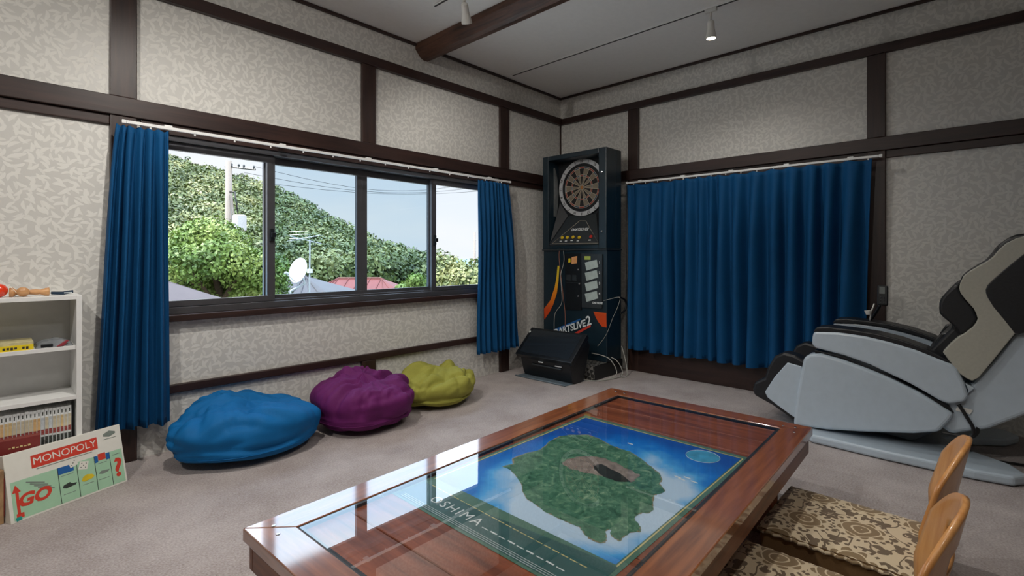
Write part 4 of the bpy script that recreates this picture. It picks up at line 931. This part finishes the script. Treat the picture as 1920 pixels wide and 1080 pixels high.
for s_ in (0, 1):
    Q = [Vector((SX - .004, p.y, p.z)) if not s_ else Vector((SXF + .004, p.y, p.z)) for p in Pi]
    MB().prism(Q, (.02 if not s_ else -.02, 0, 0)).build('side_insert', M['blackleather'], mc, bevel=.004)
shp = m4([(186, 470), (130, 496), (90, 530), (50, 570), (18, 610), (5, 650), (3, 700), (8, 742), (40, 775), (80, 808), (125, 848), (160, 880), (190, 935), (240, 915), (300, 862), (347, 790), (312, 702), (232, 612), (182, 522)])
side(shp, SX + .018, 'shoulder_pad', M['blackleather'], SX + .13, .014)
hd = m4([(186, 470), (200, 410), (225, 392), (330, 325), (420, 272), (490, 195), (520, 150), (560, 110), (620, 70), (680, 45), (751, 38)])
Ph = [on_x(a, b, SX + .06) for a, b in hd]
cush = [(p.y, p.z) for p in Ph] + [(-3.62, 1.23), (-3.52, 1.0), (-3.42, .80), (-3.20, .50), (-3.08, .44), (-3.06, .56), (-3.16, .70)]
core(cush, SX + .06, SXF - .06, 'back_cushion', M['blackleather'], .02)
side(mz([(765, 490), (775, 462), (800, 428), (825, 420), (832, 436), (868, 415), (880, 425), (820, 480), (800, 505)]), SX + .09, 'waist_pad', M['black'], SX + .15, .006)
MB().tube(smoothpts([on_x(*q, SX + .05) for q in mz([(872, 700), (905, 745), (940, 795), (925, 825), (880, 835)])]), .010, 8).build('air_hose', M['wireb'], mc, smooth=True)
MB().tube(smoothpts([on_x(*q, SX + .02) for q in mz([(868, 704), (898, 750), (925, 800), (905, 828), (800, 812)])]), .008, 8).build('air_hose', M['wireb'], mc, smooth=True)
MB().tube(smoothpts([(-.72, -3.20, .07), (-.66, -3.30, .02), (-.62, -3.42, .012), (-.56, -3.55, .012), (-.50, -3.70, .012)]), .006, 6).build('power_cord', M['wireb'], mc, smooth=True)
side(mz([(862, 708), (922, 726), (912, 742), (856, 726)]), SX + .034, 'white_tag', M['whitecard'], SX + .037, 0, both=False)
MB().tube(smoothpts([(-.26, -2.62, .60), (-.27, -2.72, .63), (-.28, -2.77, .70), (-.29, -2.80, .76)]), .010, 8).build('remote_arm', M['black'], mc, smooth=True)
rem = thing('remote_control', (-.29, -2.81, .76), 'black remote control with a grey screen held above the far armrest', 'remote control')
MB().prism([(-.300, -2.785, .760), (-.300, -2.842, .760), (-.290, -2.842, .885), (-.290, -2.785, .890)], (.022, 0, 0)).build('case', M['black'], rem, bevel=.006)
MB().prism([(-.2955, -2.797, .835), (-.2955, -2.826, .835), (-.2915, -2.826, .880), (-.2915, -2.797, .880)], (-.0025, 0, 0)).build('screen', plain('grey_lcd', (112, 118, 116), .25), rem)
for k in range(6): MB().lathe([(.004, 0), (.004, .002), (.0005, .003)], (-.299 + .0006 * (k // 2), -2.803 - .018 * (k % 2), .775 + .018 * (k // 2)), (-1, 0, 0), 10).build('key', M['shroud'], rem)
wt = thing('white_holder', (-.33, -2.745, .70), 'small white cup shaped holder with a thin stick above the far armrest', 'holder')
MB().tube([(-.33, -2.752, .662), (-.33, -2.757, .712), (-.33, -2.775, .772)], .004, 6).build('stick', M['whitecard'], wt, smooth=True)
MB().lathe([(.013, 0), (.017, .012), (.020, .026), (.018, .026), (.014, .010)], (-.335, -2.745, .700), (0, .1, 1), 18).build('cup', M['whitecard'], wt)

# ================================================================== LEGLESS CHAIRS AND CUSHIONS
M['ply'] = wood('bent_plywood', (190, 126, 66), (218, 160, 98), 'Z', .38, .4, scale=.6); M['plye'] = wood('dark_ply_edge', (70, 42, 24), (104, 66, 38), 'X', .5)
M['damask'] = damask(); M['cside'] = fabric('brown_cushion_side', (116, 88, 54), .85, .2)
def floor_chair(xc, label, slot):
    c = thing('legless_chair', (xc, -3.0, 0), label, 'chair', 'legless floor chairs beside the table')
    HW = .205
    def bk_(u, v, off=0):
        zt = .490 - .115 * abs(u) ** 2.6; z = .012 + zt * v
        wv = 1 - .14 * max(0, v - .45) ** 1.5
        y = -3.160 - .085 * v ** 1.2 + .070 * u * u * (.10 + .90 * min(1, v * 1.6))
        return (xc + HW * u * wv, y + off, z)
    n, m = 28, 22
    vs, fs, idx = [], [], {}
    def hole(u, v): return slot and (u / .46) ** 2 + ((v - .78) / .06) ** 2 < 1
    for j in range(m + 1):
        for i in range(n + 1): vs.append(bk_(-1 + 2 * i / n, j / m))
    for j in range(m):
        for i in range(n):
            if not hole(-1 + 2 * (i + .5) / n, (j + .5) / m): fs.append((j * (n + 1) + i, j * (n + 1) + i + 1, (j + 1) * (n + 1) + i + 1, (j + 1) * (n + 1) + i))
    o = MB().add(vs, fs).build('backrest', M['ply'], c, smooth=True, solid=.013, solid_off=0)
    MB().box(xc - HW, xc + HW, -3.165, -2.765, 0, .014).build('seat_board', M['ply'], c, bevel=.004)
    return c
def cushion(xc, label):
    c = thing('seat_cushion', (xc, -2.95, .014), label, 'cushion', 'floral seat cushions')
    x0, x1, y0, y1, zt = xc - .212, xc + .212, -3.135, -2.695, .118
    def top(u, v):
        ru = 1 - abs(2 * u - 1) ** 10; rv = 1 - abs(2 * v - 1) ** 10
        return (x0 + (x1 - x0) * u, y0 + (y1 - y0) * v, zt - .006 + .010 * (ru * rv) ** .6 + .002 * noise.noise(Vector((u * 5, v * 5, xc))))
    MB().grid(top, 36, 36).build('top_cover', M['damask'], c, smooth=True)
    MB().box(x0, x1, y0, y1, .016, zt - .006).build('side_band', M['cside'], c, bevel=.006)
    rm = [(x0, y0), (x1, y0), (x1, y1), (x0, y1)]; pts = []
    for k in range(4):
        a, b = Vector(rm[k]), Vector(rm[(k + 1) % 4])
        for i in range(24):
            q = a.lerp(b, i / 24); d = (q - Vector((xc, (y0 + y1) / 2))).normalized(); q = q + d * (.004 + .004 * abs(math.sin(i * 1.57))); pts.append((q.x, q.y, zt - .012 - .004 * math.sin(i * 1.57) ** 2))
    MB().tube(pts, .006, 6, True).build('piping', M['damask'], c, smooth=True)
    return c
floor_chair(-2.142, 'legless bent plywood chair farther from the viewer at the table', False); cushion(-2.142, 'thick floral seat cushion on the farther legless chair')
floor_chair(-2.69, 'legless bent plywood chair with a slot in its back, nearest the viewer', True); cushion(-2.69, 'thick floral seat cushion on the nearest legless chair')

# ================================================================== OUTSIDE
M['ground'] = plain('outdoor_ground', (120, 118, 104), .95, var=.2, scale=1.0); M['hill'] = leafmat('hill_undergrowth', (38, 52, 28), (62, 80, 40), (92, 108, 58), .12)
M['leaffar'] = leafmat('hillside_leaves', (56, 72, 38), (92, 106, 58), (138, 140, 90), .30); M['leafnear'] = leafmat('near_tree_leaves', (60, 88, 32), (98, 124, 50), (148, 162, 90), .9)
M['bark'] = plain('bark', (84, 70, 56), .9, var=.3); M['sea'] = plain('sea_water', (84, 150, 176), .25, var=.05, scale=.01)
M['conc'] = plain('pole_concrete', (140, 132, 124), .8, var=.1); M['steel'] = plain('galvanised_steel', (190, 192, 194), .4, .4)
sea = struct('sea', MB().poly([(-3000, 120, -46), (12000, 120, -46), (12000, 12000, -46), (-3000, 12000, -46)]), M['sea'], 'pale blue sea on the horizon'); 
tag(sea, None, None, None, 'stuff'); sea['label'] = 'pale blue strip of sea on the horizon'; sea['category'] = 'sea'
struct('ground', MB().box(-60, 40, -60, 26, -4.3, -4.0), M['ground'], 'bare ground around the house')
ridge = [(-400, 150), (-100, 190), (150, 245), (317, 308), (367, 328), (400, 335), (440, 346), (497, 360), (517, 372), (567, 397), (620, 427), (663, 455), (693, 466), (733, 480), (800, 512), (833, 536), (860, 562), (887, 580), (930, 590), (1000, 595)]
def ridge_y(px):
    for (a, b), (c, d) in zip(ridge, ridge[1:]):
        if a <= px <= c: return b + (d - b) * (px - a) / (c - a)
    return ridge[-1][1]
def hillp(px, t):
    dr = 95 - 20 * max(0, min(1, (px - 300) / 600)); dp = 24 + (dr - 24) * t
    rdg = at(px, ridge_y(px) + 12, dr); ft = at(px, 566, 24)
    p = at(px, 482, dp); z = ft.z + (rdg.z - ft.z) * (t ** 1.15)
    z += 1.6 * noise.noise(Vector((p.x * .06, p.y * .06, 1))) * min(1, t * 3) * (1 - t * .7)
    return Vector((p.x, p.y, z))
hill = MB().grid(lambda u, v: hillp(-400 + 1400 * u, v), 90, 40)
ho = hill.build('hillside', M['hill'], None, smooth=True); tag(ho, 'green hillside descending to the sea beyond the window', None, None, 'structure')
rl = random.Random(3)
def leaves(mb, c, r, n, size, squash=.8):
    for _ in range(n):
        d = Vector((rl.gauss(0, 1), rl.gauss(0, 1), rl.gauss(0, 1))).normalized()
        if d.z < -.35: d.z = -d.z
        rr = r * (.72 + .28 * rl.random()) * (1 + .22 * noise.noise(d * 2.3 + c * .7))
        p = c + Vector((d.x * rr, d.y * rr, d.z * rr * squash))
        nrm = (d + Vector((rl.gauss(0, .5), rl.gauss(0, .5), rl.gauss(0, .5)))).normalized(); q = nrm.to_track_quat('Z', 'Y')
        s = size * rl.uniform(.6, 1.3); a = rl.uniform(0, 6.28); u = q @ Vector((math.cos(a), math.sin(a), 0)) * s; w_ = q @ Vector((-math.sin(a), math.cos(a), 0)) * s * .6
        o = len(mb.v); mb.v += [p - u, p - w_, p + u, p + w_]; mb.f.append((o, o + 1, o + 2, o + 3))
fo = MB(); cnt = 0
keep = [at(551, 518, 19), at(675, 520, 25), at(690, 518, 25), at(408, 525, 15), at(772, 552, 20), at(429, 302, 24)]
for k in range(1150):
    t = rl.random() ** .8; pxx = rl.uniform(180, 960)
    p = hillp(pxx, min(1, t * 1.0)); dist = (p - CAM).length
    if min(math.hypot(p.x - q.x, p.y - q.y) for q in keep) < 4.6: continue
    r = rl.uniform(1.1, 2.4) * (.75 + dist / 120)
    if t > .93: r *= .8
    leaves(fo, p + Vector((0, 0, r * .25)), r, int(250 + 11500 / dist), .085 + dist * .0018)
f_o = fo.build('hillside_forest', M['leaffar']); tag(f_o, 'dense mixed green woodland covering the hillside', 'woodland', None, 'stuff')

def tree(name, label, c, r, n, size, seed, mat, base_z, blobs=9):
    t = thing(name, (c.x, c.y, base_z), label, 'tree', 'trees near the house'); mb = MB(); rr = random.Random(seed)
    for k in range(blobs):
        d = Vector((rr.gauss(0, 1), rr.gauss(0, 1), rr.gauss(0, .7))).normalized(); leaves(mb, c + Vector((d.x * r * .6, d.y * r * .6, d.z * r * .55)), r * rr.uniform(.38, .58), n // blobs, size)
    mb.build('foliage', mat, t)
    tr = MB().tube([(c.x, c.y, base_z), (c.x + .1, c.y, c.z - r * .3), (c.x - .1, c.y + .1, c.z + r * .2)], [r * .09, r * .07, r * .03], 8)
    for k in range(5):
        a = k * 1.26; tr.tube([(c.x, c.y, c.z - r * .45), (c.x + math.cos(a) * r * .3, c.y + math.sin(a) * r * .3, c.z - r * .1), (c.x + math.cos(a) * r * .6, c.y + math.sin(a) * r * .6, c.z + r * .2)], [r * .045, r * .03, r * .012], 6)
    tr.build('trunk', M['bark'], t, smooth=True)
tree('leafy_tree', 'bright green leafy tree just outside the left window pane', at(408, 525, 15.0), 1.95, 32000, .056, 5, M['leafnear'], -4.0, 16)
tree('leafy_tree', 'green leafy tree at the left edge of the view outside', at(270, 500, 17), 1.9, 14000, .07, 6, M['leafnear'], -4.0, 12)
tree('leafy_tree', 'low green shrub tree beside the red roof', at(772, 552, 20), 1.0, 5000, .07, 8, M['leafnear'], -4.0, 8)

def hip_house(label, ra, rb, half, drop, wallc, roofc, over=.0, base=-4.0, ribs=10):
    """house whose ridge runs ra-rb; half = run of the slope, drop = its fall; walls below"""
    ra, rb = Vector(ra), Vector(rb); rb.z = ra.z; d = (rb - ra).normalized(); n = Vector((-d.y, d.x, 0))
    c = (ra + rb) / 2; t = thing('house', (c.x, c.y, base), label, 'house', 'houses below the window')
    ez = ra.z - drop; A = [ra - d * half - n * half, rb + d * half - n * half, rb + d * half + n * half, ra - d * half + n * half]; A = [Vector((p.x, p.y, ez)) for p in A]
    vs = A + [ra, rb]; fs = [(0, 1, 5, 4), (1, 2, 5), (2, 3, 4, 5), (3, 0, 4), (3, 2, 1, 0)]
    rm = plain('roof_sheet', roofc, .55, var=.08, scale=3)
    ro = MB().add(vs, fs).build('roof', rm, t)
    for (e0, e1, r0, r1) in ((A[0], A[1], ra, rb), (A[3], A[2], ra, rb)):
        for k in range(1, ribs):
            f = k / ribs; p = e0.lerp(e1, f); f2 = max(0, min(1, (((p - ra).dot(d)) / max(1e-3, (rb - ra).length)))); q = ra.lerp(rb, f2)
            MB().tube([p + Vector((0, 0, .02)), q + Vector((0, 0, .02))], .02, 4).build('roof_batten', rm, ro)
    MB().tube([ra, rb], .07, 6).build('ridge_cap', rm, ro)
    B = [c + (p - c) * .88 for p in A]; MB().prism([(p.x, p.y, base) for p in B], (0, 0, ez - base - .02)).build('walls', plain('house_wall', wallc, .8), t)
    return t
hip_house('house with a dull grey brown roof behind the satellite dish', at(530, 518, 19), at(573, 518, 19), 2.3, .95, (170, 164, 152), (92, 84, 84))
hip_house('house with a red roof beyond the grey roof', at(634, 522, 25), at(715, 518, 25), 1.6, .75, (180, 170, 156), (128, 64, 56))
hip_house('dark brown tiled house at the lower left of the window', at(215, 512, 11.5), at(262, 512, 11.0), 1.5, .75, (150, 140, 128), (74, 66, 66))
# satellite dish
dc = at(560, 507, 13.0); dsh = thing('satellite_dish', at(545, 556, 13.0), 'white oval satellite dish above the grey roof', 'satellite dish')
ax = (CAM - dc).normalized(); ax = Matrix.Rotation(math.radians(-52), 3, 'Z') @ ax; ax = (ax + Vector((0, 0, .25))).normalized()
MB().lathe([(.005, -.070), (.11, -.062), (.22, -.035), (.30, .005), (.330, .028), (.333, .024), (.30, -.005), (.22, -.047), (.12, -.074), (.005, -.082)], dc, ax, 36).build('reflector', plain('white_dish_paint', (238, 240, 240), .4, var=.02), dsh, smooth=True)
MB().tube([dc - ax * .08, dc - ax * .2 - Vector((0, 0, .3)), at(545, 545, 13.0), at(545, 565, 13.0)], .03, 8).build('mast', M['steel'], dsh, smooth=True)
foc = dc + ax * .42 - Vector((0, 0, .16)); MB().tube([dc - Vector((0, 0, .37)), foc], .012, 6).build('feed_arm', M['steel'], dsh); MB().lathe([(.03, 0), (.04, .03), (.03, .09)], foc, -ax, 12).build('receiver', M['steel'], dsh)
# television aerial
an = thing('television_aerial', at(580, 560, 15), 'thin television aerial on a mast beside the satellite dish', 'aerial')
MB().tube([at(580, 565, 15), at(581, 450, 15)], .025, 8).build('mast', M['steel'], an)
for k, (a, b) in enumerate((((543, 443), (603, 457)), ((543, 452), (600, 441)))):
    p, q = at(*a, 15), at(*b, 15.3); MB().tube([p, q], .014, 6).build('boom', M['steel'], an)
    for i in range(7):
        c = p.lerp(q, i / 6); MB().tube([c - FW * .35 + RT * .10, c + FW * .35 - RT * .10], .007, 5).build('element', M['steel'], an)
for y in (434, 440, 447): MB().tube([at(543, y + 1, 15), at(577, y - 1, 15)], .008, 5).build('element', M['steel'], an)
MB().box(*[v for i in range(3) for v in (at(581, 508, 15)[i] - .06, at(581, 508, 15)[i] + .06)]).build('junction_box', M['whitecard'], an)
# utility pole
up0 = at(433, 600, 24); up1 = at(429, 302, 24); up0 = Vector((up1.x, up1.y, -4))
upo = thing('utility_pole', up0, 'concrete utility pole with transformer rising behind the leafy tree', 'utility pole')
MB().tube([up0, up1], [.19, .15], 12).build('pole', M['conc'], upo, smooth=True)
ca, cb = at(422, 312, 24), at(479, 318, 24); MB().tube([ca, cb], .05, 6).build('cross_arm', M['shroud'], upo)
for f in (.22, .45, .62, .95):
    p = ca.lerp(cb, f); MB().lathe([(.05, 0), (.06, .05), (.035, .08), (.055, .12), (.03, .18)], p, (0, 0, 1), 10).build('insulator', M['shroud'], upo)
tp = at(449, 418, 23.7); MB().lathe([(.28, -.38), (.30, -.34), (.30, .34), (.24, .38), (.05, .40)], tp, (0, 0, 1), 18).build('transformer', M['steel'], upo, smooth=False)
MB().tube([at(430, 360, 23.9), at(440, 360, 23.9), at(442, 372, 23.8), at(446, 400, 23.7)], .03, 6).build('drop_cable', M['wireb'], upo, smooth=True)
for q in ((436, 365, 470), (441, 365, 440)): MB().tube([at(q[0] - 6, q[1], 23.8), at(q[0], q[2], 23.8)], .025, 6).build('conduit', M['conc'], upo)
fpl = at(890, 436, 40); pole2 = thing('utility_pole', (fpl.x, fpl.y, -6), 'slim far utility pole at the right edge of the window view', 'utility pole')
MB().tube([(fpl.x, fpl.y, -6), fpl], [.12, .09], 10).build('pole', M['conc'], pole2, smooth=True)
for y in (450, 470): MB().tube([at(887, y, 40), at(893, y, 40)], .05, 6).build('cross_arm', M['steel'], pole2)
for k, (y0, y1, y2) in enumerate(((354, 352, 340), (365, 361, 350), (376, 371, 358))):
    wr = thing('power_line', at(500, y0, 24), ('upper', 'middle', 'lower')[k] + ' dark overhead power line crossing the sky', 'power line', 'overhead power lines')
    p0 = ca.lerp(cb, (.95, .62, .22)[k]) + Vector((0, 0, .15 - .35 * k)); p1 = at(905, y2, 34); pts = []
    for i in range(25):
        f = i / 24; q = p0.lerp(p1, f); q.z -= .9 * math.sin(math.pi * f) * (1 - .25 * k); pts.append(q)
    MB().tube(pts, .010, 4).build('wire', M['wireb'], wr, smooth=True)
# unseen overhang above the window, added to keep the high sun out of the room
struct('sun_block_overhang', MB().box(-7.0, .8, .14, .85, 2.62, 2.72), M['trimx'], 'unseen overhang added above the window to block the high sun')
struct('bounce_roof', MB().prism([(-8.0, .16, .34), (-8.0, 3.4, -.30), (-8.0, 3.4, -.36), (-8.0, .16, .28)], (9.0, 0, 0)), plain('pale_bounce_roof', (226, 223, 216), .6, var=.04), 'unseen pale roof added below the long window to bounce sunlight indoors')  # out of view, added as a reflector throwing sunlight up to the ceiling
